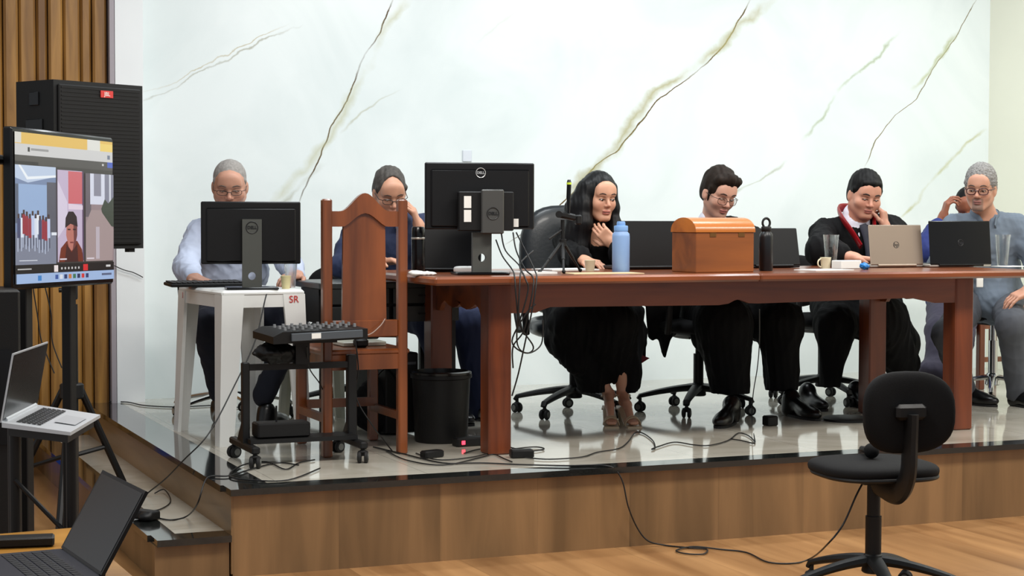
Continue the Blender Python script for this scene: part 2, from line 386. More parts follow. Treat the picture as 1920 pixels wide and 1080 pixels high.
M_beige = mat('beige_plastic', (196, 196, 180), .4)
M_paper = mat('paper', (232, 232, 228), .7)
M_rubber = mat('rubber', (12, 12, 13), .7)
M_silver = mat('silver', (196, 192, 184), .3, .7)
M_cable = mat('cable_black', (12, 12, 13), .5)
M_screenoff = mat('dark_glass', (5, 5, 7), .22, spec=.35)
# ---- the long table
t = thing('conference_table', 'long mahogany conference table with thick square legs and curved apron', 'table', (2.52, .9, HS))
TX0, TX1, TY0, TY1 = .955, 4.12, .375, 1.42; TJ = P(1422, 515, .403).x
def top_part(x0, x1):
    b = MB(); n = 8; prof = []
    b.box(((x0+x1)/2, (TY0+TY1)/2, HT-.0175), (x1-x0-.001, TY1-TY0, .035), b=.009)
    return b
top_part(TX0, TJ).build('tabletop', M_table, t, world=True); top_part(TJ, TX1).build('tabletop', M_table, t, world=True)
LX = (1.305, 3.745); LY = (.56, 1.29)
for x in LX:
    for y in LY:
        MB().box((x, y, HS+.3725), (.106, .106, .745), b=.007).build('leg', M_tleg, t, world=True)
def apron(xa, xb, flip):
    L = xb-xa; pts = [(0, 0), (0, -.130)]
    if not flip: prof = [(0, -.130), (.12, -.130), (.15, -.118), (.19, -.106), (L-.10, -.112), (L-.05, -.106), (L-.02, -.092), (L, -.088)]
    else: prof = [(0, -.088), (.02, -.092), (.06, -.106), (.10, -.108), (L-.30, -.096), (L-.24, -.098), (L-.17, -.112), (L-.12, -.122), (L, -.122)]
    return [(0, 0)]+prof+[(L, 0)]
b = MB(); b.prism(apron(LX[0]+.05, TJ-.04, 0), (LX[0]+.05, LY[0]-.045, HT-.035), (1, 0, 0), (0, 0, 1), (0, .025, 0)); b.build('apron', M_table, t, world=True)
b = MB(); b.prism(apron(TJ-.04, LX[1]-.05, 1), (TJ-.04, LY[0]-.045, HT-.035), (1, 0, 0), (0, 0, 1), (0, .025, 0)); b.build('apron', M_table, t, world=True)
b = MB(); b.prism([(0, 0), (0, -.1), (2.34, -.1), (2.34, 0)], (LX[0]+.05, LY[1]+.02, HT-.035), (1, 0, 0), (0, 0, 1), (0, .025, 0)); b.build('apron', M_table, t, world=True)
D_ = LY[1]-LY[0]-.1
sc = [(0, 0), (0, -.15), (.05, -.15), (.08, -.115), (.12, -.10), (.17, -.118), (.23, -.128), (.29, -.12), (.33, -.10), (.37, -.09)]
sc += [(D_-x, y) for x, y in sc[1:-1][::-1]]+[(D_, 0)]
for x in (LX[0]-.03, LX[1]+.012):
    b = MB(); b.prism(sc, (x, LY[0]+.05, HT-.035), (0, 1, 0), (0, 0, 1), (.022, 0, 0)); b.build('side_apron', M_table, t, world=True)
# ---- chest
c = thing('wooden_chest', 'small wooden chest with arched orange lid on the long table', 'chest', (2.445, .68, HT), .10)
w, d, h = .325, .20, .185
b = MB(); b.box((0, 0, h/2), (w, d, h), b=.003); b.build('body', M_chest, c)
prof = [(-d/2-.004, 0)]+[(-(d/2+.004)*math.cos(PI*i/16), .062*math.sin(PI*i/16)+.006) for i in range(17)]+[(d/2+.004, 0)]
b = MB(); b.prism(prof, (-w/2-.004, 0, h), (0, 1, 0), (0, 0, 1), (w+.008, 0, 0)); b.build('lid', M_lid, c, smooth=40)
for x in (-.07, .09):
    MB().box((x, -d/2-.001, h-.012), (.035, .003, .02), b=.001).build('hinge', mat('brass_dull', (120, 84, 44), .4, .6), c)
# ---- carved chair
yb = .71; X0, X1 = .572+.012, .929-.005
t = thing('wooden_chair', 'high-backed varnished wooden chair with arched crest and solid centre splat', 'chair', (.75, .95, HS))
ztp = P(607, 373, yb).z; ztr = P(757, 390, yb).z; zs = P(680, 655, yb).z
pw = .042
for x, z in ((X0, ztp), (X1, ztp)):
    b = MB(); b.box((x, yb, (HS+z)/2), (pw, pw, z-HS), b=.006); b.build('back_leg', M_chair, t, world=True)
for x in (X0, X1):
    b = MB(); b.box((x+.02, yb+.47, (HS+zs)/2), (pw, pw, zs-HS-.005), b=.005); b.build('front_leg', M_chair, t, world=True)
# crest
zc = P(683, 362, yb).z; zl = P(640, 425, yb).z; ze = P(628, 396, yb).z
Wd = X1-X0-pw; pts = []
for i in range(25):
    s = i/24; a = max(0, 1-abs(s-.5)/.37); pts.append((s*Wd, ze+(zc-ze)*(3*a*a-2*a**3)))
low = []
for i in range(17):
    s = 1-i/16; a = max(0, 1-abs(s-.5)/.33); low.append((s*Wd, zl+.058*(3*a*a-2*a**3)**.8 if a > 0 else zl))
b = MB(); b.prism(pts+low, (X0+pw/2, yb-.012, 0), (1, 0, 0), (0, 0, 1), (0, .026, 0)); b.build('crest_rail', M_chair, t, world=True)
zr = P(690, 632, yb).z; zr2 = P(690, 600, yb).z
sp = []
sw0, sw1 = .082, .100
for i in range(13):
    s = i/12; sp.append((-(sw1+(sw0+.012-sw1)*s), zr2+(zl+.012-zr2)*s))
for i in range(9):
    s = i/8; a = 1-abs(s-.5)/.5; sp.append((-(sw0+.012)+2*(sw0+.012)*s, zl+.012+.055*(3*a*a-2*a**3)))
sp += [(-x, z) for x, z in sp[:13][::-1]]
b = MB(); b.prism(sp, ((X0+X1)/2, yb+.002, 0), (1, 0, 0), (0, 0, 1), (0, .016, 0)); b.build('splat', M_chair, t, world=True)
b = MB(); b.box(((X0+X1)/2, yb, (zr+zr2)/2), (Wd, .026, zr2-zr), b=.004); b.build('back_rail', M_chair, t, world=True)
b = MB(); b.box(((X0+X1)/2+.008, yb+.235, zs-.012), (X1-X0+.05, .50, .026), b=.008); b.build('seat', M_chair, t, world=True)
zq = P(680, 692, yb).z
b = MB()
b.box(((X0+X1)/2, yb, (zs+zq)/2-.012), (Wd, .024, zs-zq-.02)); b.box(((X0+X1)/2+.02, yb+.47, (zs+zq)/2), (Wd, .024, zs-zq-.03))
for x in (X0, X1): b.box((x+.01, yb+.235, (zs+zq)/2), (.024, .43, zs-zq-.03))
b.build('seat_frame', M_chair, t, world=True)
b = MB(); b.box((X0+.012, yb+.235, HS+.16), (.022, .43, .035)); b.build('stretcher', M_chair, t, world=True)
b = MB(); b.box((X1+.012, yb+.235, HS+.16), (.022, .43, .035)); b.build('stretcher', M_chair, t, world=True)
b = MB(); b.box(((X0+X1)/2+.015, yb+.40, HS+.19), (Wd+.02, .02, .04)); b.build('stretcher', M_chair, t, world=True)
# folded light sheet and small black power brick on the chair seat
tag(MB().box((.80, .93, zs+.012), (.2, .16, .02), b=.004).build('folder', M_beige), 'pale flat folder lying on the wooden chair seat', 'folder')
b = MB(); b.box((.765, .80, zs+.022), (.06, .05, .04), b=.01); b.box((.765, .80, zs+.044), (.02, .02, .006), b=.002)
tag(b.build('power_adapter', M_blk), 'small black power brick on the wooden chair seat', 'power adapter')
# ---- white plastic table
th = math.radians(5); t = thing('plastic_table', 'small white moulded plastic table with splayed legs', 'table', (.25, 1.22, HS), th)
w, d, h = .395, .66, .70
b = MB(); b.box((w/2, d/2, h-.014), (w, d, .028), b=.01); b.build('tabletop', M_white, t)
sk = MB()
def skirt(o, ax, L, nrm):
    pl_ = [(0, 0), (0, -.15), (.04, -.12), (.055, -.085), (.09, -.068), (L-.09, -.068), (L-.055, -.085), (L-.04, -.12), (L, -.15), (L, 0)]
    sk.prism(pl_, o, ax, (0, 0, 1), nrm)
skirt((.005, .005, h-.01), (1, 0, 0), w-.01, (0, .012, 0)); skirt((.005, d-.017, h-.01), (1, 0, 0), w-.01, (0, .012, 0))
skirt((.005, .005, h-.01), (0, 1, 0), d-.01, (.012, 0, 0)); skirt((w-.017, .005, h-.01), (0, 1, 0), d-.01, (.012, 0, 0))
sk.build('skirt', M_white, t)
for x, y, sx, sy in ((0, 0, 1, 1), (w, 0, -1, 1), (0, d, 1, -1), (w, d, -1, -1)):
    b = MB(); a, e = .105, .066; ox, oy = -.02*sx, -.02*sy
    L1 = [(0, 0), (a*sx, 0), (a*sx, .016*sy), (.026*sx, .026*sy), (.016*sx, a*sy), (0, a*sy)]
    L0 = [(ox, oy), (ox+e*sx, oy), (ox+e*sx, oy+.016*sy), (ox+.024*sx, oy+.024*sy), (ox+.016*sx, oy+e*sy), (ox, oy+e*sy)]
    vs = [Vector((x+p[0], y+p[1], 0)) for p in L0]+[Vector((x+p[0], y+p[1], h-.02)) for p in L1]
    fs = [tuple(range(6)), tuple(range(11, 5, -1))]+[(i, i+6, (i+1) % 6+6, (i+1) % 6) for i in range(6)]
    if sx*sy < 0: fs = [tuple(reversed(f)) for f in fs]
    b.add(vs, [tuple(reversed(f)) for f in fs]); b.build('leg', M_white, t)
M_red = mat('red_marker', (196, 50, 44), .6)
ax = rotz(th)@Vector((1, 0, 0)); o = Vector((.25, 1.22, HS))+rotz(th)@Vector((w-.055, -.0045, h-.045))
text_part('writing', 'SR', .045, o, ax, (0, 0, 1), M_red, t, .0006)
o = Vector((.25, 1.22, HS))+rotz(th)@Vector((-.003, d-.08, h-.04))
text_part('writing', 'J', .03, o, rotz(th)@Vector((0, -1, 0)), (0, 0, 1), M_red, t, .0006)
# ---- second white plastic stool behind the chair
t = thing('plastic_stool', 'pale plastic stool half hidden behind the wooden chair seat', 'stool', (.93, 1.99, HS))
b = MB(); b.box((0, 0, .44), (.3, .3, .03), b=.01); b.build('seat', M_beige, t)
for x in (-1, 1):
    for y in (-1, 1):
        b = MB(); b.tube([(x*.15, y*.15, 0), (x*.125, y*.125, .43)], [.028, .036], n=6); b.build('leg', M_beige, t)
# ---- dark desk behind the chair
t = thing('drawer_desk', 'dark grey desk with a band of drawers behind the wooden chair', 'desk', (1.1, 1.57, HS))
b = MB(); b.box((-.02, 0, .71), (.70, .5, .03), b=.004); b.build('desktop', mat('desk_dark', (38, 42, 42), .35), t)
for x in (-.19, .16):
    for k in range(2):
        f = MB(); f.box((x, -.235, .66-.085*k), (.33, .02, .075), b=.003); f = f.build('drawer', mat('desk_drawer', (30, 34, 34), .45), t)
        MB().box((x, -.248, .66-.085*k), (.08, .008, .008)).build('drawer_handle', M_steel, f)
b = MB(); b.box((-.02, -.06, .615), (.68, .30, .16)); b.build('drawer_case', M_blk, t)
for x in (-.34, .3):
    for y in (-.21, .21): MB().box((x, y, .27), (.03, .03, .54)).build('leg', M_steel, t)
# laptop-like tray on dark desk: open slim laptop seen from behind
# ---- office chairs
def caster(c, ang, chrome=False, M=Matrix.Identity(3)):
    b = MB(); R = rotz(ang); c = Vector(c)
    b.cyl(c+Vector((0, 0, .03)), c+Vector((0, 0, .075)), .009, n=8)
    for s in (-1, 1):
        o = c+R@Vector((0, s*.014, .026)); ax = R@Vector((0, s, 0))
        b.cyl(o-ax*.008, o+ax*.008, .026, n=20, ch=.004)
        b.cyl(o+ax*.006, o+ax*.0105, .015, n=14, mi=1)
    b.box(c+Vector((0, 0, .048)), (.03, .03, .016), R, b=.006)
    return b
def star_base(t, r=.31, hub_z=.13, end_z=.085, mm=None, phase=0, chrome=False, w=.034):
    mm = mm or M_blk
    b = MB(); b.cyl((0, 0, hub_z-.045), (0, 0, hub_z+.025), .042, .034, n=20, ch=.006)
    for k in range(5):
        a = phase+k*2*PI/5; R = rotz(a); pts = []; rs = []
        for i in range(9):
            s = i/8; z = hub_z-(hub_z-end_z)*s**1.6; pts.append(R@Vector((.02+(r-.02)*s, 0, z))); rs.append(w*(1-.42*s))
        pts.append(R@Vector((r+.012, 0, end_z-.018))); rs.append(w*.5)
        b.tube(pts, rs, n=8, flat=.62, up=(0, 0, 1))
    b.build('star_base', mm, t)
    for k in range(5):
        a = phase+k*2*PI/5; p = rotz(a)@Vector((r, 0, 0))
        caster(p, a+1.1+k*.7).build('caster', [M_rubber, M_silver if chrome else mat('caster_hub', (104, 106, 102), .5)], t)
def cushion(b, c, sx, sy, sz, R=None, p=3.2, curve=0, mi=0, nu=36, nv=14):
    """super-ellipsoid pad, sx wide, sy deep, sz thick."""
    R = R or Matrix.Identity(3); c = Vector(c); vs = []; fs = []
    f = lambda v, e: math.copysign(abs(v)**e, v)
    for j in range(nv+1):
        t_ = -PI/2+PI*j/nv
        for i in range(nu):
            a = 2*PI*i/nu; ct = f(math.cos(t_), .35)
            x = sx/2*f(math.cos(a), 2/p)*ct; y = sy/2*f(math.sin(a), 2/p)*ct; z = sz/2*f(math.sin(t_), .7)
            vs.append(c+R@Vector((x, y, z+curve*((2*x/sx)**2)+0*y)))
    for j in range(nv):
        for i in range(nu):
            k = (i+1) % nu; fs.append((j*nu+i, j*nu+k, j*nu+nu+k, j*nu+nu+i))
    b.add(vs, fs, mi)
RB = Matrix(((1, 0, 0), (0, 0, -1), (0, 1, 0)))   # pad plane x,z ; thickness along y
def office_chair(label, loc, rz, seat_h=.47, seat=(.48, .46), back=(.44, .42), back_z=.30, mm=M_blkfab, chrome=False, arms=False, leather=False, phase=.3, name='office_chair', r=.31, group=None, backless=False):
    """faces local -y (backrest at +y)."""
    t = thing(name, label, 'chair', loc, rz, group)
    star_base(t, r, mm=M_chrome if chrome else M_blk, chrome=chrome, phase=phase, w=.024 if chrome else .035)
    b = MB(); b.cyl((0, 0, .14), (0, 0, seat_h-.16), .027 if not chrome else .026, n=20); b.cyl((0, 0, seat_h-.17), (0, 0, seat_h-.05), .017, n=16)
    b.build('gas_column', M_chrome if chrome else M_blk, t)
    b = MB(); b.box((0, .02, seat_h-.055), (.17, .22, .03), b=.008); b.tube([(.05, 0, seat_h-.06), (.2, 0, seat_h-.065), (.24, 0, seat_h-.068)], [.006, .006, .01], n=6); b.build('mechanism', M_blk, t)
    b = MB(); cushion(b, (0, 0, seat_h-.01), seat[0], seat[1], .075 if not leather else .11, p=3.4); b.build('seat', mm, t)
    if not backless:
        b = MB(); cz = seat_h+back_z
        R = Matrix.Rotation(-.12, 3, 'X')@RB
        cushion(b, (0, seat[1]/2+.02+.1*back_z, cz), back[0], back[1], .06 if not leather else .1, R, p=2.9, curve=-.03); b.build('backrest', mm, t)
        b = MB(); b.tube(smooth_path([(0, .08, seat_h-.06), (0, seat[1]/2+.02, seat_h-.055), (0, seat[1]/2+.08, seat_h+.0), (0, seat[1]/2+.09, cz-.1), (0, seat[1]/2+.06, cz)], 5), .03, n=8, flat=.45, up=(0, 1, 0))
        b.build('back_support', M_blk, t)
    if arms:
        for s in (-1, 1):
            b = MB(); x = s*(seat[0]/2+.035)
            b.tube(smooth_path([(x, -.12, seat_h-.04), (x+s*.01, -.15, seat_h+.08), (x, -.12, seat_h+.2), (x, .02, seat_h+.215), (x, .16, seat_h+.2), (x+s*.01, .17, seat_h+.08), (x, .1, seat_h-.04)], 5), .018, n=8)
            b.box((x, .02, seat_h+.225), (.05, .24, .022), b=.009); b.build('armrest', M_blk, t)
    return t
office_chair('black leather high-backed swivel chair behind the long-haired woman', (2.27, 1.84, HS), -.25, mm=M_leather, leather=True, back=(.50, .60), back_z=.33, arms=True, phase=.25)
office_chair('black swivel chair of the young man behind the chest', (2.93, 1.70, HS), .1, arms=True, back_z=.2, back=(.4, .3), phase=.15, mm=M_blkfab)
office_chair('black swivel chair of the man in red-collared robe', (3.83, 1.9, HS), .1, arms=True, back_z=.2, back=(.4, .3), phase=.75, mm=M_blkfab)
office_chair('black swivel chair with chrome star base behind the white plastic table', (.54, 2.30, HS), 0, chrome=True, back_z=.2, back=(.4, .3), phase=-.15, mm=M_blkfab)
office_chair('black swivel chair under the man in the navy shirt', (1.25, 2.35, HS), .0, back_z=.16, back=(.4, .3), phase=.5, mm=M_blkfab, seat_h=.46)
office_chair('low black swivel stool with chrome column at the table end', (4.78, 1.62, HS), 0, chrome=True, seat_h=.50, seat=(.38, .38), backless=True, phase=.25, r=.25, name='swivel_stool')
# ---- empty chair in front of the stage
FC = onz(1637, 1050, .14)
t = thing('office_chair', 'empty black office chair standing on the hall floor before the stage', 'chair', (FC.x, FC.y, 0), -.14)
star_base(t, .30, phase=-.55, hub_z=.14)
b = MB(); b.cyl((0, 0, .13), (0, 0, .30), .029, n=20); b.cyl((0, 0, .29), (0, 0, .43), .024, n=18); b.build('gas_column', M_blk, t)
b = MB(); b.box((.0, .03, .435), (.15, .2, .025), b=.008); b.tube([(.05, .05, .43), (.2, .09, .415), (.225, .1, .41)], [.006, .006, .009], n=6); b.build('mechanism', M_blk, t)
b = MB(); cushion(b, (0, .01, .474), .43, .42, .06, p=3); b.build('seat', M_blkfab, t)
b = MB(); b.tube([Vector((x, y, .455)) for x, y in [(.205*math.copysign(abs(math.cos(a))**.7, math.cos(a)), .20*math.copysign(abs(math.sin(a))**.7, math.sin(a))) for a in [2*PI*i/40 for i in range(40)]]], .008, n=8, closed=True); b.build('seat_rim', M_blk, t)
R = Matrix.Rotation(-.05, 3, 'X')@RB
b = MB(); cushion(b, (0, -.235, .70), .345, .285, .055, R, p=2.7, curve=.03); b.build('backrest', M_blkfab, t)
b = MB(); b.box((0, -.275, .705), (.115, .035, .055), b=.012)
b.build('back_plate', M_blk, t)
b = MB(); b.tube(smooth_path([(0, -.02, .425), (0, -.13, .41), (0, -.21, .425), (0, -.262, .49), (0, -.27, .60), (0, -.275, .70)], 6), .044, n=10, flat=.5, up=(0, 1, 0)); 
b.build('back_support', M_blk, t)
# ------------------------------------------------------------ smooth solids (signed distance -> surface nets)
A3 = lambda v: np.array(v, dtype=np.float32)
class Solid:
    def __init__(s): s.p = []
    def cone(s, a, b, ra, rb=None, k=.02, op=1): s.p.append(('c', A3(a), A3(b), ra, ra if rb is None else rb, k, op)); return s
    def chain(s, pts, rs, k=.02, op=1):
        for i in range(len(pts)-1): s.cone(pts[i], pts[i+1], rs[i], rs[i+1], k, op)
        return s
    def ell(s, c, r, R=None, k=.02, op=1): s.p.append(('e', A3(c), A3(r), None if R is None else np.array([list(q) for q in R], dtype=np.float32), 0, k, op)); return s
    def box(s, c, h, R=None, rd=.01, k=.01, op=1): s.p.append(('b', A3(c), A3(h), None if R is None else np.array([list(q) for q in R], dtype=np.float32), rd, k, op)); return s
    def bounds(s, q):
        if q[0] == 'c': r = max(q[3], q[4]); return np.minimum(q[1], q[2])-r, np.maximum(q[1], q[2])+r
        R = np.eye(3) if q[3] is None else q[3]
        if q[0] == 'e': e = np.sqrt(((R*q[2][None, :])**2).sum(1))
        else: e = np.abs(R)@q[2]
        return q[1]-e, q[1]+e
    def mesh(s, h, zmin=None):
        lo = np.min([s.bounds(q)[0] for q in s.p if q[6] == 1], axis=0)-3*h; hi = np.max([s.bounds(q)[1] for q in s.p if q[6] == 1], axis=0)+3*h
        if zmin is not None: lo[2] = max(lo[2], zmin)
        n = np.ceil((hi-lo)/h).astype(int)+1; D = np.full(n, 1., dtype=np.float32)
        ax = [(lo[i]+h*np.arange(n[i])).astype(np.float32) for i in range(3)]
        for q in s.p:
            a, b = s.bounds(q); k = q[5]; mg = k+2.5*h
            i0 = np.maximum(np.floor((a-mg-lo)/h).astype(int), 0); i1 = np.minimum(np.ceil((b+mg-lo)/h).astype(int)+1, n)
            if (i1 <= i0).any(): continue
            X = ax[0][i0[0]:i1[0]][:, None, None]; Y = ax[1][i0[1]:i1[1]][None, :, None]; Z = ax[2][i0[2]:i1[2]][None, None, :]
            if q[0] == 'c':
                d = q[2]-q[1]; L2 = float(d@d)+1e-12
                t = np.clip(((X-q[1][0])*d[0]+(Y-q[1][1])*d[1]+(Z-q[1][2])*d[2])/L2, 0, 1)
                v = np.sqrt((X-q[1][0]-t*d[0])**2+(Y-q[1][1]-t*d[1])**2+(Z-q[1][2]-t*d[2])**2)-(q[3]+(q[4]-q[3])*t)
            else:
                x, y, z = X-q[1][0], Y-q[1][1], Z-q[1][2]
                if q[3] is not None:
                    R = q[3]; x, y, z = (x*R[0, 0]+y*R[1, 0]+z*R[2, 0]), (x*R[0, 1]+y*R[1, 1]+z*R[2, 1]), (x*R[0, 2]+y*R[1, 2]+z*R[2, 2])
                if q[0] == 'e':
                    r = q[2]; k0 = np.sqrt((x/r[0])**2+(y/r[1])**2+(z/r[2])**2); k1 = np.sqrt((x/r[0]**2)**2+(y/r[1]**2)**2+(z/r[2]**2)**2)+1e-9
                    v = k0*(k0-1)/k1
                else:
                    rd = q[4]; qx, qy, qz = np.abs(x)-q[2][0]+rd, np.abs(y)-q[2][1]+rd, np.abs(z)-q[2][2]+rd
                    v = np.sqrt(np.maximum(qx, 0)**2+np.maximum(qy, 0)**2+np.maximum(qz, 0)**2)+np.minimum(np.maximum(qx, np.maximum(qy, qz)), 0)-rd
            S = D[i0[0]:i1[0], i0[1]:i1[1], i0[2]:i1[2]]
            if q[6] == 1:
                H = np.clip(.5+.5*(S-v)/k, 0, 1); S[...] = S*(1-H)+v*H-k*H*(1-H)
            else:
                v = -v; H = np.clip(.5-.5*(S-v)/k, 0, 1); S[...] = S*(1-H)+v*H+k*H*(1-H)
        ins = D < 0
        c = np.zeros(n-1, dtype=np.uint8)
        for dx in (0, 1):
            for dy in (0, 1):
                for dz in (0, 1): c += ins[dx:n[0]-1+dx, dy:n[1]-1+dy, dz:n[2]-1+dz]
        I = np.argwhere((c > 0) & (c < 8)); idx = np.full(n-1, -1, dtype=np.int32); idx[I[:, 0], I[:, 1], I[:, 2]] = np.arange(len(I))
        cs = [(x, y, z) for x in (0, 1) for y in (0, 1) for z in (0, 1)]
        V = np.stack([D[I[:, 0]+x, I[:, 1]+y, I[:, 2]+z] for x, y, z in cs], 1)
        acc = np.zeros((len(I), 3)); cnt = np.zeros(len(I))
        for a in range(8):
            for b in range(a+1, 8):
                if sum(abs(cs[a][i]-cs[b][i]) for i in range(3)) != 1: continue
                va, vb = V[:, a], V[:, b]; m_ = (va < 0) != (vb < 0); t = np.where(m_, va/np.where(m_, va-vb, 1), 0)
                pt = np.array(cs[a])[None, :]+t[:, None]*(np.array(cs[b])-np.array(cs[a]))[None, :]
                acc += pt*m_[:, None]; cnt += m_
        pts = lo+(I+acc/cnt[:, None])*h
        fs = []
        for axn in range(3):
            o = [0, 0, 0]; o[axn] = 1
            A = ins[:n[0]-o[0], :n[1]-o[1], :n[2]-o[2]]; B = ins[o[0]:, o[1]:, o[2]:]
            E_ = np.argwhere(A != B); u, w = [(1, 2), (2, 0), (0, 1)][axn]
            lim = n-1
            E_ = E_[(E_[:, u] > 0) & (E_[:, w] > 0) & (E_[:, u] < lim[u]) & (E_[:, w] < lim[w]) & (E_[:, axn] < lim[axn])]
            sgn = A[E_[:, 0], E_[:, 1], E_[:, 2]]
            def g(du, dw):
                J = E_.copy(); J[:, u] -= du; J[:, w] -= dw; return idx[J[:, 0], J[:, 1], J[:, 2]]
            Q = np.stack([g(1, 1), g(0, 1), g(0, 0), g(1, 0)], 1); Q[~sgn] = Q[~sgn][:, ::-1]
            fs.append(Q[(Q >= 0).all(1)])
        return pts, np.concatenate(fs)
def fold(pts, freq, seed=0):
    """cheap smooth noise in about -1..1 at points; freq = (fx,fy,fz)."""
    r = np.random.RandomState(seed); q = pts*np.array(freq); out = np.zeros(len(pts))
    w = np.sin(q@r.normal(size=3)*.7+r.rand()*6)*.9
    for i in range(6):
        k = r.normal(size=3); k /= np.linalg.norm(k); out += (1-2*np.abs(np.sin((q@k*(1+.5*i)+w*1.7+r.rand()*6.3)*.6))**.75)/(1+.35*i)
    return out/2.6
def solid_obj(name, S, h, m_, parent, amp=0, freq=(20, 20, 6), seed=0, tint=None, zmin=None, fn=None, relax=1, label=None):
    pts, fs = S.mesh(h, zmin)
    # light smoothing
    for _ in range(relax):
        e = np.concatenate([fs[:, [0, 1]], fs[:, [1, 2]], fs[:, [2, 3]], fs[:, [3, 0]]]); acc = np.zeros_like(pts); cn = np.zeros(len(pts))
        for k in range(3): acc[:, k] = np.bincount(e[:, 0], pts[e[:, 1], k], len(pts))
        cn = np.bincount(e[:, 0], minlength=len(pts)); cn[cn == 0] = 1
        pts = pts*.5+.5*acc/cn[:, None]
    if amp or fn is not None:
        a, b, c = pts[fs[:, 0]], pts[fs[:, 1]], pts[fs[:, 2]]; fnm = np.cross(b-a, c-a); nr = np.zeros_like(pts)
        for j in range(4):
            for k in range(3): nr[:, k] += np.bincount(fs[:, j], fnm[:, k], len(pts))
        nr /= np.linalg.norm(nr, axis=1)[:, None]+1e-12
        d = fold(pts, freq, seed)*amp if amp else 0
        if fn is not None: d = d+fn(pts)
        pts = pts+nr*np.asarray(d)[:, None]
    col = tint(pts) if tint is not None else None
    inv = np.array(parent.matrix_basis.inverted()) if parent is not None else np.eye(4)
    lp = pts@inv[:3, :3].T+inv[:3, 3]
    me = bpy.data.meshes.new(name); nv, nf = len(lp), len(fs)
    me.vertices.add(nv); me.vertices.foreach_set('co', lp.astype(np.float32).ravel()); me.loops.add(nf*4); me.loops.foreach_set('vertex_index', fs.astype(np.int32).ravel())
    me.polygons.add(nf); me.polygons.foreach_set('loop_start', np.arange(0, nf*4, 4, dtype=np.int32)); me.update(calc_edges=True); me.validate(); me.shade_smooth()
    if col is not None and len(me.vertices) == nv:
        at = me.color_attributes.new('tint', 'FLOAT_COLOR', 'POINT'); c4 = np.ones((nv, 4), dtype=np.float32); c4[:, :3] = col; at.data.foreach_set('color', c4.ravel())
    me.materials.append(m_); o = bpy.data.objects.new(name, me); COL.objects.link(o); o.parent = parent
    if label: o['label'] = label
    LASTPTS[name] = pts
    return o
LASTPTS = {}
def face_surf(c, M, sx):
    p = (LASTPTS['body']-np.array(c))@np.array(M); k = (np.abs(p[:, 0]) < .09) & (np.abs(p[:, 2]) < .09) & (p[:, 1] > 0); p = p[k]
    def f(s, u):
        s = s*sx; d = (p[:, 0]-s)**2+(p[:, 2]-u)**2; i = np.argsort(d)[:24]; q = p[i]; return float(q[:, 1].max()-.0012)
    return f
# ------------------------------------------------------------ people
def head_frame(a, pitch, roll):
    """a: turn towards photo-right from facing the camera, pitch: down, roll: head tilts to photo-right (radians). columns side(photo-right), face, up."""
    side0 = Vector((math.cos(YAW), -math.sin(YAW), 0)); toward = Vector((-math.sin(YAW), -math.cos(YAW), 0)); up = Vector((0, 0, 1))
    F = toward*math.cos(a)+side0*math.sin(a); S_ = side0*math.cos(a)-toward*math.sin(a)
    F2 = F*math.cos(pitch)-up*math.sin(pitch); U = up*math.cos(pitch)+F*math.sin(pitch)
    S2 = S_*math.cos(roll)-U*math.sin(roll); U2 = U*math.cos(roll)+S_*math.sin(roll)
    M = Matrix((S2, F2, U2)).transposed(); return M
def head_solid(S, c, M, sx=1., nose=1., jaw=1., fat=0.):
    c = Vector(c); L = lambda s, f, u: c+M@Vector((s*sx, f, u))
    S.ell(L(0, -.016, .048), (.0745*sx, .094, .082), M, k=.01)
    S.ell(L(0, .022, -.005), (.066*sx+fat*.5, .068, .088), M, k=.03)
    S.ell(L(0, .030, -.050), (.050*sx*jaw+fat, .056, .050), M, k=.025)
    for q in (-1, 1):
        S.cone(L(q*.050*jaw, -.005, -.045), L(q*.018, .066, -.088), .020+fat, .017+fat*.5, k=.02)
        S.ell(L(q*.038, .060, -.018), (.025+fat, .025, .028), M, k=.018)
        S.cone(L(q*.010, .085, .034), L(q*.044, .072, .034), .0115, .010, k=.014)
    S.ell(L(0, .074, -.086), (.019, .017, .014), M, k=.015)
    S.ell(L(0, .072, .060), (.052, .022, .035), M, k=.03)
    for q in (-1, 1):
        S.ell(L(q*.031, .094, .010), (.017, .014, .011), M, k=.010, op=-1)
        S.ell(L(q*.031, .0745, .009), (.0145, .0125, .0115), M, k=.004)
    S.cone(L(0, .083, .022), L(0, .104*1+.006*nose, -.018), .0085, .0115*nose, k=.009)
    for q in (-1, 1): S.ell(L(q*.0125*nose, .097, -.023), (.0085*nose, .011, .008), M, k=.005)
    S.ell(L(0, .090, -.050), (.023, .011, .0065), M, k=.005); S.ell(L(0, .088, -.061), (.020, .012, .0075), M, k=.005)
    S.box(L(0, .104, -.0553), (.022, .006, .0012), M, rd=.001, k=.003, op=-1)
    for q in (-1, 1):
        R2 = M@Matrix.Rotation(q*.35, 3, 'Z')
        S.ell(L(q*.0765, -.008, -.002), (.009, .020, .032), R2, k=.006); S.ell(L(q*.088, .000, .002), (.007, .010, .017), R2, k=.004, op=-1)
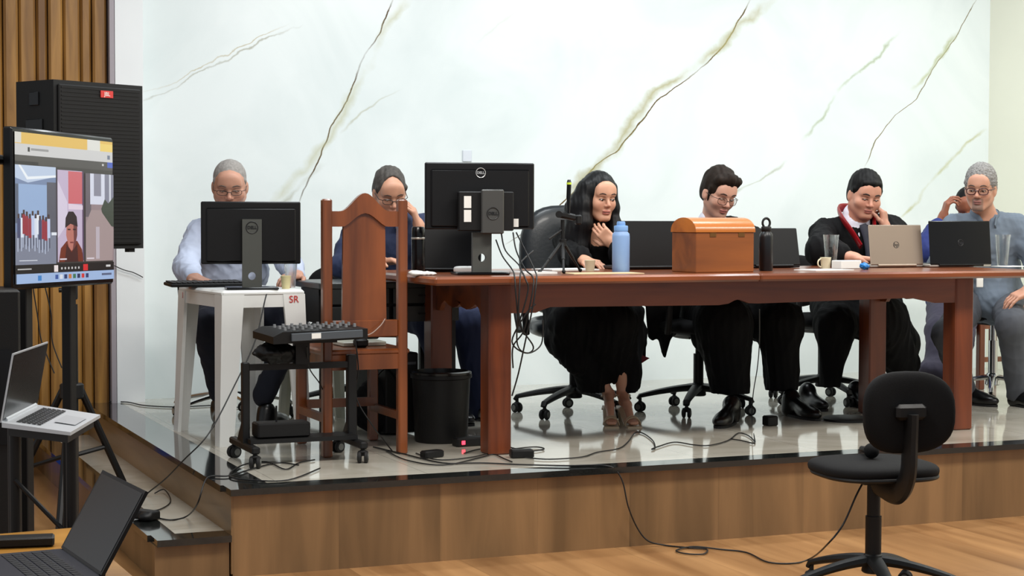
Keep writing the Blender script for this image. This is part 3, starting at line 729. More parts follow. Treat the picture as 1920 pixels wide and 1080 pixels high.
def head_tint(c, M, skin, lips=None, beard=None, cheeks=None):
    c = np.array(c); Mi = np.array(M).T; skin = np.array(lin(skin)[:3]); lips = np.array(lin(lips)[:3]) if lips else skin*np.array([.8, .55, .55])
    def f(p):
        q = (p-c)@Mi.T; s, g, u = q[:, 0], q[:, 1], q[:, 2]; col = np.tile(skin, (len(p), 1))
        n_ = fold(p, (60, 60, 60), 3)*.04; col *= (1+n_)[:, None]
        near = (np.abs(s) < .14) & (u > -.16) & (u < .16)
        rd = np.exp(-((np.abs(s)-.038)/.02)**2-((u+.022)/.02)**2)*(g > .04)*.16+np.exp(-(s/.014)**2-((u+.02)/.016)**2)*(g > .08)*.2
        col = col*(1-rd[:, None]*near[:, None]*np.array([0, .55, .5]))
        if beard is not None:
            bc, amt, full = beard; bc = np.array(lin(bc)[:3])
            zone = np.clip((-.022-u)/.012, 0, 1)*np.clip((g+.02)/.03, 0, 1)*np.clip((.135+u)/.02, 0, 1)
            if full == 'goatee': zone = np.clip((.034-np.abs(s))/.008, 0, 1)*np.clip((-.03-u)/.008, 0, 1)*np.clip((g-.03)/.02, 0, 1)
            w = (zone*near*amt)[:, None]; col = col*(1-w)+bc*w
        lw = (np.clip((.023-np.abs(s))/.004, 0, 1)*np.clip((.0125-np.abs(u+.0555))/.003, 0, 1)*(g > .082)*.75)[:, None]; col = col*(1-lw)+lips*lw
        lw = (np.clip((.022-np.abs(s))/.004, 0, 1)*np.clip((.0028-np.abs(u+.0553))/.0015, 0, 1)*(g > .08)*.7)[:, None]; col = col*(1-lw)
        return col
    return f
def torso_solid(S, J, g=0., w=1., belly=.0, k=.045):
    """pelvis, belly, chest; J gives hip, chest, neck, sl, sr."""
    hip, ch, nk, sl, sr = [Vector(J[q]) for q in ('hip', 'chest', 'neck', 'sl', 'sr')]
    ac = (sr-sl).normalized(); up = (nk-hip).normalized(); fw = ac.cross(up)
    R = Matrix((ac, fw, up)).transposed()
    S.ell(hip, (.165*w+g, .115+g, .12+g), R, k=k); md = hip.lerp(ch, .5)-fw*0
    S.ell(md-fw*belly*.5, (.145*w+g+belly*.4, .105+g+belly, .15+g), R, k=k); S.ell(ch, (.165*w+g, .115+g, .17+g), R, k=k)
    S.cone(sl.lerp(ch, .12), sr.lerp(ch, .12), .046+g, .046+g, k=k)
    for q in (sl, sr): S.cone(nk-up*.03, q, .040+g, .046+g, k=.045)
def arm_solid(S, a, b, c, g=0., k=.02, r=(.056, .045, .04, .027)):
    S.chain([a, Vector(a).lerp(Vector(b), .5), b], [r[0]+g, r[1]+.004+g, r[1]+g], k); S.chain([b, Vector(b).lerp(Vector(c), .35), c], [r[1]+g, r[2]+.003+g, r[3]+g], k)
def hand_solid(S, w, d, n, curl=.5, spread=.12, thumb=1, sc=1., tcurl=.5, tout=.9):
    """w wrist, d finger direction, n palm-facing normal; thumb=+1/-1 which side."""
    d = Vector(d).normalized(); n = Vector(n); n = (n-d*n.dot(d)).normalized(); s = d.cross(n)*thumb
    w = Vector(w); pc = w+d*.048*sc
    S.box(pc, (.040*sc, .050*sc, .014*sc), Matrix((s, d, n)).transposed(), rd=.012*sc, k=.02)
    S.cone(w-d*.02, w+d*.02, .026*sc, .024*sc, k=.02)
    S.ell(w+d*.03*sc+s*.026*sc+n*.008*sc, (.018*sc, .028*sc, .015*sc), Matrix((s, d, n)).transposed(), k=.012)
    ln = ((.042, .026, .020), (.047, .029, .021), (.043, .027, .020), (.034, .021, .018))
    for i in range(4):
        off = (.030-.0205*i)*sc; a = (1.2-i)*spread; p = w+d*(.094-(.004, 0, .003, .010)[i])*sc+s*off
        dr = (d*math.cos(a)+s*math.sin(a)); cu = curl*(.55+.08*i); rr = .0088*sc; ang = 0; pts = [p-dr*.012]; rs = [rr]
        pts.append(p); rs.append(rr)
        for j in range(3):
            ang += cu*(1, 1.15, .8)[j]; v = dr*math.cos(ang)+n*math.sin(ang); p = p+v*ln[i][j]*sc; pts.append(p); rs.append(rr*(.93-.09*j))
        S.chain(pts, rs, .0035)
    t0 = w+d*.022*sc+s*.028*sc+n*.006*sc; td = (d*math.cos(tout)+s*math.sin(tout)).normalized(); t1 = t0+td*.040*sc+n*.01*tcurl
    td2 = (d*math.cos(tout*.6)+s*math.sin(tout*.6)*(1-tcurl)+n*tcurl*.9).normalized(); t2 = t1+td2*.030*sc; t3 = t2+(td2+n*tcurl*.4).normalized()*.024*sc
    S.chain([t0, t1, t2, t3], [.013*sc, .0108*sc, .0098*sc, .008*sc], .005)
def eyes(root, c, M, gaze=(0, -.2), iris=(40, 24, 14), open_=1., brow=(40, 28, 22), bt=.0035, lid=(30, 20, 16), sx=1):
    c = Vector(c); L = lambda s, f, u: c+M@Vector((s*sx, f, u))
    sf = face_surf(c, M, sx)
    mw = mat('eye_white', (196, 186, 180), .25); mi = mat('iris_%d' % iris[0], iris, .15); mb = mat('brow_%d' % brow[0], brow, .8)
    for q in (-1, 1):
        if open_ > .15:
            b = MB(); ce = L(q*.031, sf(q*.031, .0085)-.0088, .0080); b.ell(ce, (.0128, .0125, .0066*open_+.001), M, n=16)
            gz = (M@Vector((gaze[0], 1, gaze[1]*.3))).normalized(); b.ell(ce+gz*.0104+M@Vector((0, 0, -.0005)), (.0056, .0035, .0056*open_), M, n=12, mi=1)
            b.build('eye', [mw, mi], root, world=True)
        b = MB(); b.tube([L(q*(.031+x), sf(q*(.031+x), .010)+.0006, .0085+(.0055*open_-.002)*(1-(x/.015)**2)) for x in (-.015, -.009, 0, .009, .015)], .0019, n=6); b.build('eyelash', mat('lash', lid, .8), root, world=True)
        b = MB(); b.tube([L(q*x, sf(q*x, z)+.0006, z) for x, y, z in ((.014, .0965, .0345), (.023, .0965, .038), (.035, .0905, .040), (.049, .079, .035))], [bt*.5, bt*.95, bt*.9, bt*.45], n=8, flat=.8); b.build('eyebrow', mb, root, world=True)
def glasses(root, c, M, m_, w=.024, h=.016, r=.0014, dz=.006, sx=1, lens=True, top_only=False, f=.108):
    c = Vector(c); L = lambda s, f_, u: c+M@Vector((s*sx, f_, u)); b = MB()
    for q in (-1, 1):
        pts = []
        for i in range(24):
            a = 2*PI*i/24; x = math.copysign(abs(math.cos(a))**.7, math.cos(a))*w; y = math.copysign(abs(math.sin(a))**.75, math.sin(a))*h
            pts.append(L(q*.033+x, f-abs(q*.033+x)**2*4, dz+y))
        b.tube(pts, r, n=6, closed=True)
        b.tube([L(q*(.033+w), f-(.033+w)**2*4, dz+h*.5), L(q*.074, .078, dz+h*.5), L(q*.079, .0, dz+h*.35), L(q*.080, -.012, dz)], r*1.1, n=6)
    b.tube([L(-.011, f, dz+.004), L(0, f+.002, dz+.006), L(.011, f, dz+.004)], r, n=6)
    g = b.build('glasses', m_, root, world=True)
    if lens:
        ml = mat('lens', (235, 240, 240), .03, trans=1, alpha=.25)
        for q in (-1, 1):
            b = MB(); poly = []
            for i in range(20):
                a = 2*PI*i/20; poly.append((math.copysign(abs(math.cos(a))**.7, math.cos(a))*w*.96, math.copysign(abs(math.sin(a))**.75, math.sin(a))*h*.96))
            b.prism(poly, L(q*.033, f-.0045, dz), M@Vector((1, -q*.25, 0)), M@Vector((0, 0, 1)), M@Vector((0, .0008, 0))); o_ = b.build('lens', ml, root, world=True); o_.parent = g
def hair_solid(c, M, th=.012, front=.055, low=-.02, top=.0, side=.004, sx=1., back_low=-.07):
    """cap of hair: front = height of the hairline; side = thickness at the temples."""
    c = Vector(c); L = lambda s, f, u: c+M@Vector((s*sx, f, u)); S = Solid()
    S.ell(L(0, -.020, .050+top*.5), (.0745*sx+th*.75, .094+th*.8, .082+th+top*.5), M, k=.01)
    S.ell(L(0, -.045, .0), (.0745*sx+side, .070+th*.5, .075), M, k=.02)
    for q in (-1, 1): S.cone(L(q*.068, .022, .045), L(q*.070, .012, low+.012), .010+side, .006, k=.012)
    S.ell(L(0, .110, front-.085), (.062*sx, .085, .095), M, k=.006, op=-1)
    for q in (-1, 1): S.ell(L(q*.086, .012, -.012), (.024, .030, .040), M, k=.006, op=-1)
    S.box(L(0, 0, back_low-.1), (.2, .2, .1), M, rd=.01, k=.01, op=-1)
    return S
def hairfn(c, M, amp=.0025, f=130):
    c = np.array(c); Mi = np.array(M).T
    def g(p):
        q = (p-c)@Mi.T; r = np.sin(q[:, 0]*f+np.sin(q[:, 1]*f*.35)*2+q[:, 2]*f*.2)+.7*np.sin(q[:, 0]*f*2.1+q[:, 1]*f*.4+2)+.6*np.sin(q[:, 1]*f*.9+q[:, 0]*f*.3)
        return amp*r*.6
    return g
M_shoe = mat('black_shoe_leather', (7, 7, 8), .3)
M_robe = mat('black_robe_cloth', (7, 7, 9), .8, spec=.2, bump=.15, bs=300)
def shoe(root, ankle, toe, name='shoe', mm=None, sc=1.):
    """ankle: point at ankle height, toe: ground direction point (tip)."""
    ankle = Vector(ankle); toe = Vector(toe); d = (toe-ankle); d.z = 0; d.normalize(); heel = Vector((ankle.x, ankle.y, toe.z))-d*.05; S = Solid()
    s = Vector((-d.y, d.x, 0)); R = Matrix((s, d, Vector((0, 0, 1)))).transposed(); L = (Vector((toe.x, toe.y, 0))-Vector((heel.x, heel.y, 0))).length
    S.cone(heel+Vector((0, 0, .034))+d*.03, ankle, .036, .042, k=.03)
    S.ell(heel+d*(L-.09)+Vector((0, 0, .032)), (.046, .10, .036), R, k=.03); S.ell(heel+d*.05+Vector((0, 0, .03)), (.036, .055, .04), R, k=.03)
    S.cone(ankle-Vector((0, 0, .02)), heel+d*(L-.1)+Vector((0, 0, .04)), .038, .03, k=.03)
    S.box(heel+d*(L/2)+Vector((0, 0, -.03)), (.1, L/2+.1, .032), R, rd=.002, k=.004, op=-1)
    o = solid_obj(name, S, .005, mm or M_shoe, root)
    b = MB(); b.prism([(.033*math.copysign(abs(math.cos(a))**.8, math.cos(a))+.006*math.sin(a)*math.cos(a), (L/2)*math.sin(a)) for a in [2*PI*i/24 for i in range(24)]], heel+d*L/2, s*1.25, d, Vector((0, 0, .012))); q = b.build('sole', M_rubber, root, world=True); q.parent = o
    return o
def person(label, loc):
    return thing('person', label, 'person', loc)
def skin_mat(name, rough=.5):
    M = mat(name, (200, 150, 120), rough, attr=True); b = M.node_tree.nodes['Principled BSDF']; b.inputs['Subsurface Weight'].default_value = .08; b.inputs['Subsurface Radius'].default_value = (.012, .005, .003); b.inputs['Subsurface Scale'].default_value = .5
    return M
M_skin = skin_mat('skin')
R_ = Vector((math.cos(YAW), -math.sin(YAW), 0)); T_ = Vector((-math.sin(YAW), -math.cos(YAW), 0)); Z_ = Vector((0, 0, 1))
def dv(r, t, z): return (R_*r+T_*t+Z_*z).normalized()   # r photo-right, t toward camera, z up
HV = .0035
# ---------- man in the light blue shirt
def collar(root, J, m_, r=.066, drop=.055, tipx=.03, h=.019):
    nk = Vector(J['neck']); ch = Vector(J['chest']); fw = T_; pts = []
    for i in range(-8, 9):
        a = i/8*2.5; rr = r+.012*(abs(i)/8); z = .030-.05*(abs(i)/8)**2.2
        pts.append(nk+R_*math.sin(a)*rr-fw*math.cos(a)*rr*1.05+Z_*z)
    for s_, ins in ((1, 0), (-1, None)):
        tip = nk+R_*tipx*1.1*s_+fw*(r+.030)+Z_*(-.03-drop*.6)
        if s_ == 1: pts.append(tip)
        else: pts.insert(0, tip)
    b = MB(); n = len(pts); pts = smooth_path(pts, 3); b.tube(pts, [.0045]*len(pts), n=8, flat=h/.0045, up=Z_); return b.build('collar', m_, root, world=True)
def man_blue():
    J = dict(hip=P(440, 560, 2.27), chest=P(434, 452, 2.13), neck=P(433, 405, 2.07), sl=P(374, 438, 2.15), sr=P(496, 440, 2.1))
    J['hip'].z = HS+.56
    c = P(431, 352, 2.0); M = head_frame(.13, .32, 0)
    r = person('man with short grey hair in a light blue shirt behind the left monitor', (J['hip'].x, J['hip'].y, HS))
    el, er = P(348, 500, 1.98), P(540, 492, 1.98); wl, wr = P(362, 521, 1.80), P(556, 515, 1.80)
    S = Solid(); head_solid(S, c, M, 1.05, fat=.008); S.chain([J['chest']+Z_*.08, J['neck'], c+M@Vector((0, -.02, -.04))], [.07, .062, .058], .03)
    torso_solid(S, J, 0, 1.1, .03); arm_solid(S, J['sl'], el, wl); arm_solid(S, J['sr'], er, wr)
    hand_solid(S, wl, dv(.75, .6, -.22), dv(0, 0, -1), .5, .1, -1, 1.05); hand_solid(S, wr, dv(-.3, .9, -.1), dv(0, 0, -1), .5, .1, 1)
    solid_obj('body', S, HV, M_skin, r, tint=head_tint(c, M, (188, 140, 118)))
    H = hair_solid(c, M, .004, .085, -.01, 0, .001, 1.05); solid_obj('hair', H, .004, mat('grey_stubble_hair', (138, 134, 130), .85, var=.2, vs=90), r, fn=hairfn(c, M, .0008))
    eyes(r, c, M, open_=.5, brow=(90, 80, 74), sx=1.05); glasses(r, c, M, mat('glass_frame_dark', (40, 30, 30), .3), r=.0015, h=.013, sx=1.05)
    S = Solid(); torso_solid(S, J, .014, 1.08, .035); arm_solid(S, J['sl'], el, Vector(el).lerp(wl, .92), .014, .03, (.054, .047, .042, .034)); arm_solid(S, J['sr'], er, Vector(er).lerp(wr, .92), .014, .03, (.054, .047, .042, .034))
    S.cone(J['neck']-Z_*.02, J['neck']+Z_*.012, .082, .072, k=.02); S.cone(J['neck']-Z_*.03, c-Z_*.02, .058, .06, k=.008, op=-1)
    solid_obj('shirt', S, .007, mat('light_blue_cloth', (182, 192, 214), .8, bump=.1, bs=500), r, amp=.0055, freq=(52, 52, 34), seed=2)
    collar(r, J, MATS['light_blue_cloth'])
    S = Solid(); kl, kr = P(387, 600, 1.99), P(548, 600, 1.98); al, ar = P(412, 735, 2.14), P(494, 742, 1.82)
    kl.z = kr.z = HS+.50; hp = J['hip']
    S.ell(hp-Z_*.02, (.19, .15, .12), k=.05)
    for s_, k_, a_ in ((-1, kl, al), (1, kr, ar)): S.chain([hp+R_*.09*s_, k_, a_], [.098, .075, .058], .04)
    solid_obj('trousers', S, .008, mat('dark_navy_cloth', (20, 23, 38), .85), r, amp=.005, freq=(44, 44, 26), seed=4)
    t2 = onz(534, 796, HS); shoe(r, Vector((ar.x+.01, ar.y-.02, HS+.09)), Vector((t2.x, t2.y, HS)))
    shoe(r, Vector((al.x, al.y, HS+.09)), Vector((al.x-.02, al.y-.2, HS)))
man_blue()
# ---------- man in the navy shirt
def man_navy():
    J = dict(hip=P(745, 560, 2.2), chest=P(724, 462, 2.06), neck=P(734, 408, 2.0), sl=P(664, 440, 2.08), sr=P(797, 425, 2.05)); J['hip'].z = HS+.56
    c = P(731, 364, 1.93); M = head_frame(.30, .45, -.06)
    r = person('man with receding dark hair and glasses in a navy shirt, behind the carved chair', (J['hip'].x, J['hip'].y, HS))
    el, er = P(640, 500, 1.95), P(812, 492, 1.9); wl, wr = P(712, 492, 1.80), P(786, 425, 1.88)
    S = Solid(); head_solid(S, c, M, 1.0, fat=.004); S.chain([J['chest']+Z_*.08, J['neck'], c+M@Vector((0, -.02, -.04))], [.07, .06, .056], .03)
    torso_solid(S, J, 0, 1.05, .02); arm_solid(S, J['sl'], el, wl); arm_solid(S, J['sr'], er, wr)
    hand_solid(S, wl, dv(.9, .5, .1), dv(0, .2, -1), .9, .05, -1); hand_solid(S, wr, dv(-.35, .2, 1), dv(-1, 0, 0), .8, .05, -1)
    solid_obj('body', S, HV, M_skin, r, tint=head_tint(c, M, (196, 146, 120)))
    H = hair_solid(c, M, .009, .082, -.02, 0, .006); H.ell(Vector(c)+M@Vector((0, .085, .085)), (.052, .055, .05), M, k=.01, op=-1)
    solid_obj('hair', H, .004, mat('dark_grey_hair', (66, 62, 58), .7, var=.35, vs=80), r, fn=hairfn(c, M, .002))
    eyes(r, c, M, open_=.5, brow=(50, 42, 38)); glasses(r, c, M, mat('glass_frame_dark', (40, 30, 30), .3), r=.0018, h=.014)
    S = Solid(); torso_solid(S, J, .014, 1.04, .02); arm_solid(S, J['sl'], el, Vector(el).lerp(wl, .65), .012, .03, (.054, .047, .042, .038)); arm_solid(S, J['sr'], er, Vector(er).lerp(wr, .55), .012, .03, (.054, .047, .042, .038))
    S.cone(J['neck']-Z_*.02, J['neck']+Z_*.01, .078, .068, k=.02); S.cone(J['neck']-Z_*.03, c-Z_*.02, .056, .058, k=.008, op=-1)
    solid_obj('shirt', S, .007, mat('navy_cloth', (32, 44, 76), .8, bump=.1, bs=400), r, amp=.0055, freq=(52, 52, 34), seed=6)
    collar(r, J, MATS['navy_cloth'])
    S = Solid(); hp = J['hip']; kl, kr = P(806, 606, 1.74), P(880, 606, 1.72); al, ar = P(850, 770, 1.72), P(902, 768, 1.78)
    S.ell(hp-Z_*.02, (.19, .15, .12), k=.05); S.chain([hp-R_*.07, kl, al], [.1, .078, .06], .04); S.chain([hp+R_*.09, kr, ar], [.11, .092, .066], .04)
    solid_obj('trousers', S, .008, mat('navy_denim', (30, 40, 72), .85, bump=.1, bs=300), r, amp=.005, freq=(44, 44, 26), seed=7)
    for a_ in (al, ar): shoe(r, Vector((a_.x, a_.y, HS+.09)), Vector((a_.x+.02, a_.y-.2, HS)))
man_navy()
# ---------- woman
def woman():
    J = dict(hip=P(1103, 560, 1.86), chest=P(1112, 468, 1.72), neck=P(1118, 428, 1.67), sl=P(1062, 450, 1.76), sr=P(1172, 452, 1.66)); J['hip'].z = HS+.56
    c = P(1124, 374, 1.60); M = head_frame(.42, .12, .02)
    r = person('woman with long black hair in a black robe, chin on her hand', (J['hip'].x, J['hip'].y, HS))
    el, er = P(1070, 505, 1.56), P(1168, 497, 1.42); wl, wr = P(1094, 500, 1.38), P(1150, 456, 1.47); el.z = HT+.062; er.z = HT+.062; wl.z = HT+.04
    kl, kr = P(1075, 610, 1.5), P(1150, 610, 1.42); kl.z = kr.z = HS+.50; al, ar = P(1141, 752, 1.50), P(1168, 746, 1.47)
    S = Solid(); head_solid(S, c, M, .95, nose=.85, jaw=.9); S.chain([J['chest']+Z_*.08, J['neck'], c+M@Vector((0, -.02, -.04))], [.055, .048, .046], .03)
    torso_solid(S, J, 0, .92); arm_solid(S, J['sl'], el, wl, r=(.046, .038, .033, .022)); arm_solid(S, J['sr'], er, wr, r=(.046, .038, .033, .022))
    hand_solid(S, wl, dv(.7, .6, -.12), dv(0, 0, -1), .5, .1, -1, .9); hand_solid(S, wr, dv(-.70, .0, .68), dv(-.1, -.9, .35), .8, .0, 1, .88)
    al.z = HS+.135; ar.z = HS+.14
    hp = J['hip']
    for s_, k_, a_ in ((-1, kl, al), (1, kr, ar)):
        S.chain([hp+R_*.08*s_, k_, k_.lerp(a_, .35), a_], [.08, .056, .050, .026], .03)
    ft = [onz(1147, 803, HS), onz(1190, 803, HS)]
    for a_, f_ in ((al, ft[0]), (ar, ft[1])):
        tip = Vector((f_.x, f_.y, HS+.022)); d_ = (tip-a_); S.cone(a_-Z_*.05-d_.normalized()*.01, a_, .022, .026, k=.015); bl = a_.lerp(tip, .72); bl.z = HS+.03
        S.chain([a_, a_.lerp(bl, .5)+Z_*.008, bl], [.026, .022, .018], .015); sd = Vector((-d_.y, d_.x, 0)).normalized()
        for i in range(5): q = bl+sd*(.024-.012*i); S.cone(q, q.lerp(tip, .9)+sd*(.012-.006*i), .0105, .008, k=.004)
    solid_obj('body', S, HV, M_skin, r, tint=head_tint(c, M, (206, 154, 126), (168, 84, 80)))
    L = lambda s, f, u: Vector(c)+M@Vector((s, f, u))
    H = Solid(); H.ell(L(0, -.022, .052), (.085, .104, .095), M, k=.02); H.ell(L(0, -.05, -.03), (.095, .075, .12), M, k=.03)
    H.chain([L(-.072, .005, .06), L(-.092, .02, -.03), L(-.098, .035, -.12), c+R_*-.10+T_*.05-Z_*.25, c-R_*.115+T_*.05-Z_*.36], [.03, .034, .045, .048, .03], .03)
    H.chain([L(-.075, -.03, .05), L(-.11, -.04, -.05), c-R_*.125-Z_*.2, c-R_*.15-Z_*.33], [.04, .05, .06, .04], .04)
    H.chain([L(.068, .0, .06), L(.082, .012, -.04), L(.082, .03, -.12), c+R_*.065+T_*.05-Z_*.22], [.024, .024, .03, .02], .03)
    H.chain([L(0, -.08, 0), c-T_*.1-Z_*.2, c-T_*.1-Z_*.33], [.08, .09, .06], .04)
    H.ell(L(.008, .115, -.046), (.056, .085, .090), M, k=.008, op=-1)
    solid_obj('hair', H, .0045, mat('black_hair', (6, 5, 7), .45, spec=.25), r, fn=hairfn(c, M, .0012, 170), relax=1)
    eyes(r, c, M, gaze=(.3, -.5), open_=1.0, brow=(30, 20, 18), bt=.0032, sx=.97)
    # robe
    S = Solid(); torso_solid(S, J, .016, .98); S.chain([J['sl'], el, Vector(el).lerp(wl, .7)], [.058, .062, .066], .04); S.chain([J['sr'], er, Vector(er).lerp(wr, .35)], [.058, .06, .058], .04)
    S.cone(J['neck']-Z_*.03, c-Z_*.02, .056, .07, k=.01, op=-1); S.ell(J['neck']+T_*.09-Z_*.02, (.04, .05, .07), k=.01, op=-1)
    S.chain([hp, kl, P(1112, 728, 1.52)], [.165, .115, .072], .07); S.chain([hp, kr, P(1180, 716, 1.52)], [.165, .115, .062], .07); S.chain([P(1128, 630, 1.42), P(1146, 690, 1.48)], [.10, .075], .05)
    S.chain([P(1045, 585, 1.7), P(1052, 640, 1.6), P(1080, 685, 1.45)], [.08, .075, .05], .06); S.chain([P(1188, 585, 1.55), P(1190, 640, 1.55), P(1180, 738, 1.45)], [.06, .05, .04], .06)
    S.chain([P(1200, 620, 1.6), P(1206, 668, 1.6)], [.04, .018], .04)
    S.cone(P(1157, 712, 1.40), P(1162, 775, 1.38), .006, .045, k=.01, op=-1); S.cone(P(1157, 712, 1.48), P(1162, 775, 1.46), .006, .045, k=.01, op=-1)
    solid_obj('robe', S, .008, M_robe, r, amp=.009, freq=(56, 56, 9), seed=11, zmin=HS+.14)
    b = MB(); q = [P(1199, 664, 1.58), P(1217, 672, 1.58), P(1203, 681, 1.58)]; b.prism([(0, 0), (.052, -.02), (.012, -.046)], q[0], R_, Z_, T_*.008); b.build('robe_lining', mat('red_lining', (110, 18, 34), .7), r, world=True)
    # sandals
    ms = mat('beige_sandal', (196, 178, 148), .4)
    for a_, f_ in ((al, ft[0]), (ar, ft[1])):
        tip = Vector((f_.x, f_.y, HS)); d_ = (tip-a_); d_.z = 0; d_.normalize(); sd = Vector((-d_.y, d_.x, 0)); hl = a_-d_*.03; hl.z = HS+.075
        b = MB(); pts = [hl, hl+d_*.05-Z_*.01, tip-d_*.09+Z_*.012, tip-d_*.03+Z_*.008, tip+d_*.012+Z_*.008]
        for i in range(len(pts)-1): b.add([pts[i]+sd*.03, pts[i]-sd*.03, pts[i+1]-sd*.036, pts[i+1]+sd*.036, pts[i]+sd*.03-Z_*.012, pts[i]-sd*.03-Z_*.012, pts[i+1]-sd*.036-Z_*.008, pts[i+1]+sd*.036-Z_*.008], [(0, 1, 2, 3), (7, 6, 5, 4), (0, 3, 7, 4), (1, 5, 6, 2), (0, 4, 5, 1), (3, 2, 6, 7)])
        o_ = b.build('sandal', ms, r, world=True)
        b = MB(); b.cyl(hl-Z_*.01+d_*.015, Vector((hl.x, hl.y, HS))+d_*.01, .026, .02, n=14); h_ = b.build('heel', ms, r, world=True); h_.parent = o_
        b = MB(); bl = tip-d_*.065
        for off, rz_ in ((0, .034), (.022, .03)):
            b.tube([bl+d_*off+sd*.038*math.cos(a)+Z_*(.010+rz_*1.25*math.sin(a)) for a in [PI*i/12 for i in range(13)]], .0065, n=6, flat=.5)
            h_ = b.build('strap', ms, r, world=True); h_.parent = o_; b = MB()
        b.tube([a_+sd*.036*math.cos(a)+d_*.036*math.sin(a)-Z_*.01 for a in [2*PI*i/20 for i in range(20)]], .005, n=6, closed=True)
        h_ = b.build('ankle_strap', ms, r, world=True); h_.parent = o_
woman()
# ---------- young man with glasses
def man_young():
    J = dict(hip=P(1352, 560, 1.78), chest=P(1345, 478, 1.68), neck=P(1332, 422, 1.66), sl=P(1276, 446, 1.72), sr=P(1412, 452, 1.66)); J['hip'].z = HS+.56
    c = P(1347, 366, 1.60); M = head_frame(.42, .38, .10)
    r = person('young man with brown hair and glasses in a black robe behind the chest', (J['hip'].x, J['hip'].y, HS))
    el, er = P(1262, 500, 1.58), P(1432, 500, 1.5); wl, wr = P(1320, 505, 1.36), P(1380, 505, 1.36)
    for q in (el, er, wl, wr): q.z = HT+.068
    S = Solid(); head_solid(S, c, M, 1.0, nose=1.0); S.chain([J['chest']+Z_*.08, J['neck'], c+M@Vector((0, -.02, -.04))], [.065, .054, .052], .03)
    torso_solid(S, J, 0, 1.0); arm_solid(S, J['sl'], el, wl); arm_solid(S, J['sr'], er, wr)
    hand_solid(S, wl, dv(.6, .7, -.05), dv(0, 0, -1), .4, .1, -1); hand_solid(S, wr, dv(-.6, .7, -.05), dv(0, 0, -1), .4, .1, 1)
    solid_obj('body', S, HV, M_skin, r, tint=head_tint(c, M, (214, 164, 142), (176, 96, 92), ((96, 70, 60), .35, 'full')))
    H = hair_solid(c, M, .015, .062, -.035, .010, .006); L = lambda s, f, u: Vector(c)+M@Vector((s, f, u))
    H.chain([L(-.05, .05, .10), L(0, .068, .112), L(.055, .055, .10)], [.026, .03, .026], .02); H.chain([L(.04, .06, .10), L(.062, .045, .075)], [.017, .010], .015)
    H.cone(L(-.072, .018, .03), L(-.070, .02, -.03), .010, .005, k=.01)
    solid_obj('hair', H, .004, mat('brown_hair', (34, 25, 19), .7, spec=.2, var=.4, vs=70), r, fn=hairfn(c, M, .0028, 120))
    eyes(r, c, M, open_=.5, gaze=(.1, -.6), brow=(44, 32, 26), bt=.0042); glasses(r, c, M, mat('glass_frame_brown', (60, 44, 38), .3), r=.0015, w=.024, h=.019, dz=.002)
    S = Solid(); torso_solid(S, J, .02, 1.02, k=.05); S.cone(J['neck']-Z_*.015, J['neck']+Z_*.02, .075, .066, k=.02); S.cone(J['neck']-Z_*.03, c-Z_*.02, .054, .056, k=.006, op=-1)
    solid_obj('shirt', S, .006, mat('white_cloth', (222, 224, 236), .8), r, zmin=J['chest'].z)
    # robe
    S = Solid(); torso_solid(S, J, .028, 1.06); S.chain([J['sl'], el, Vector(el).lerp(wl, .7)], [.068, .07, .075], .04); S.chain([J['sr'], er, Vector(er).lerp(wr, .7)], [.068, .07, .075], .04)
    S.ell(J['neck']+Z_*.07+T_*.03, (.085, .095, .10), k=.02, op=-1)
    hp = J['hip']; S.chain([hp-R_*.05, P(1356, 605, 1.42), P(1370, 735, 1.42)], [.18, .145, .105], .06); S.chain([hp+R_*.08, P(1462, 605, 1.45), P(1466, 742, 1.45)], [.18, .12, .085], .06)
    S.chain([P(1312, 590, 1.7), P(1320, 640, 1.55)], [.09, .06], .06)
    solid_obj('robe', S, .008, M_robe, r, amp=.009, freq=(56, 56, 9), seed=21, zmin=HS+.12)
    S = Solid(); S.chain([P(1240, 560, 1.72), P(1246, 620, 1.72), P(1246, 668, 1.72)], [.055, .05, .012], .02); S.chain([P(1262, 560, 1.74), P(1258, 622, 1.74)], [.05, .03], .02); S.chain([P(1222, 560, 1.74), P(1222, 628, 1.74)], [.04, .03], .02)
    solid_obj('robe_sleeve', S, .007, M_robe, r, amp=.008, freq=(40, 40, 6), seed=23)
    a_ = P(1350, 752, 1.32); t_ = onz(1346, 804, HS); shoe(r, Vector((a_.x-.01, t_.y+.19, HS+.1)), Vector((t_.x, t_.y, HS)))
    a_ = P(1474, 745, 1.4); t_ = onz(1548, 790, HS); shoe(r, Vector((a_.x, a_.y-.05, HS+.1)), Vector((t_.x-.03, t_.y+.02, HS)))
man_young()
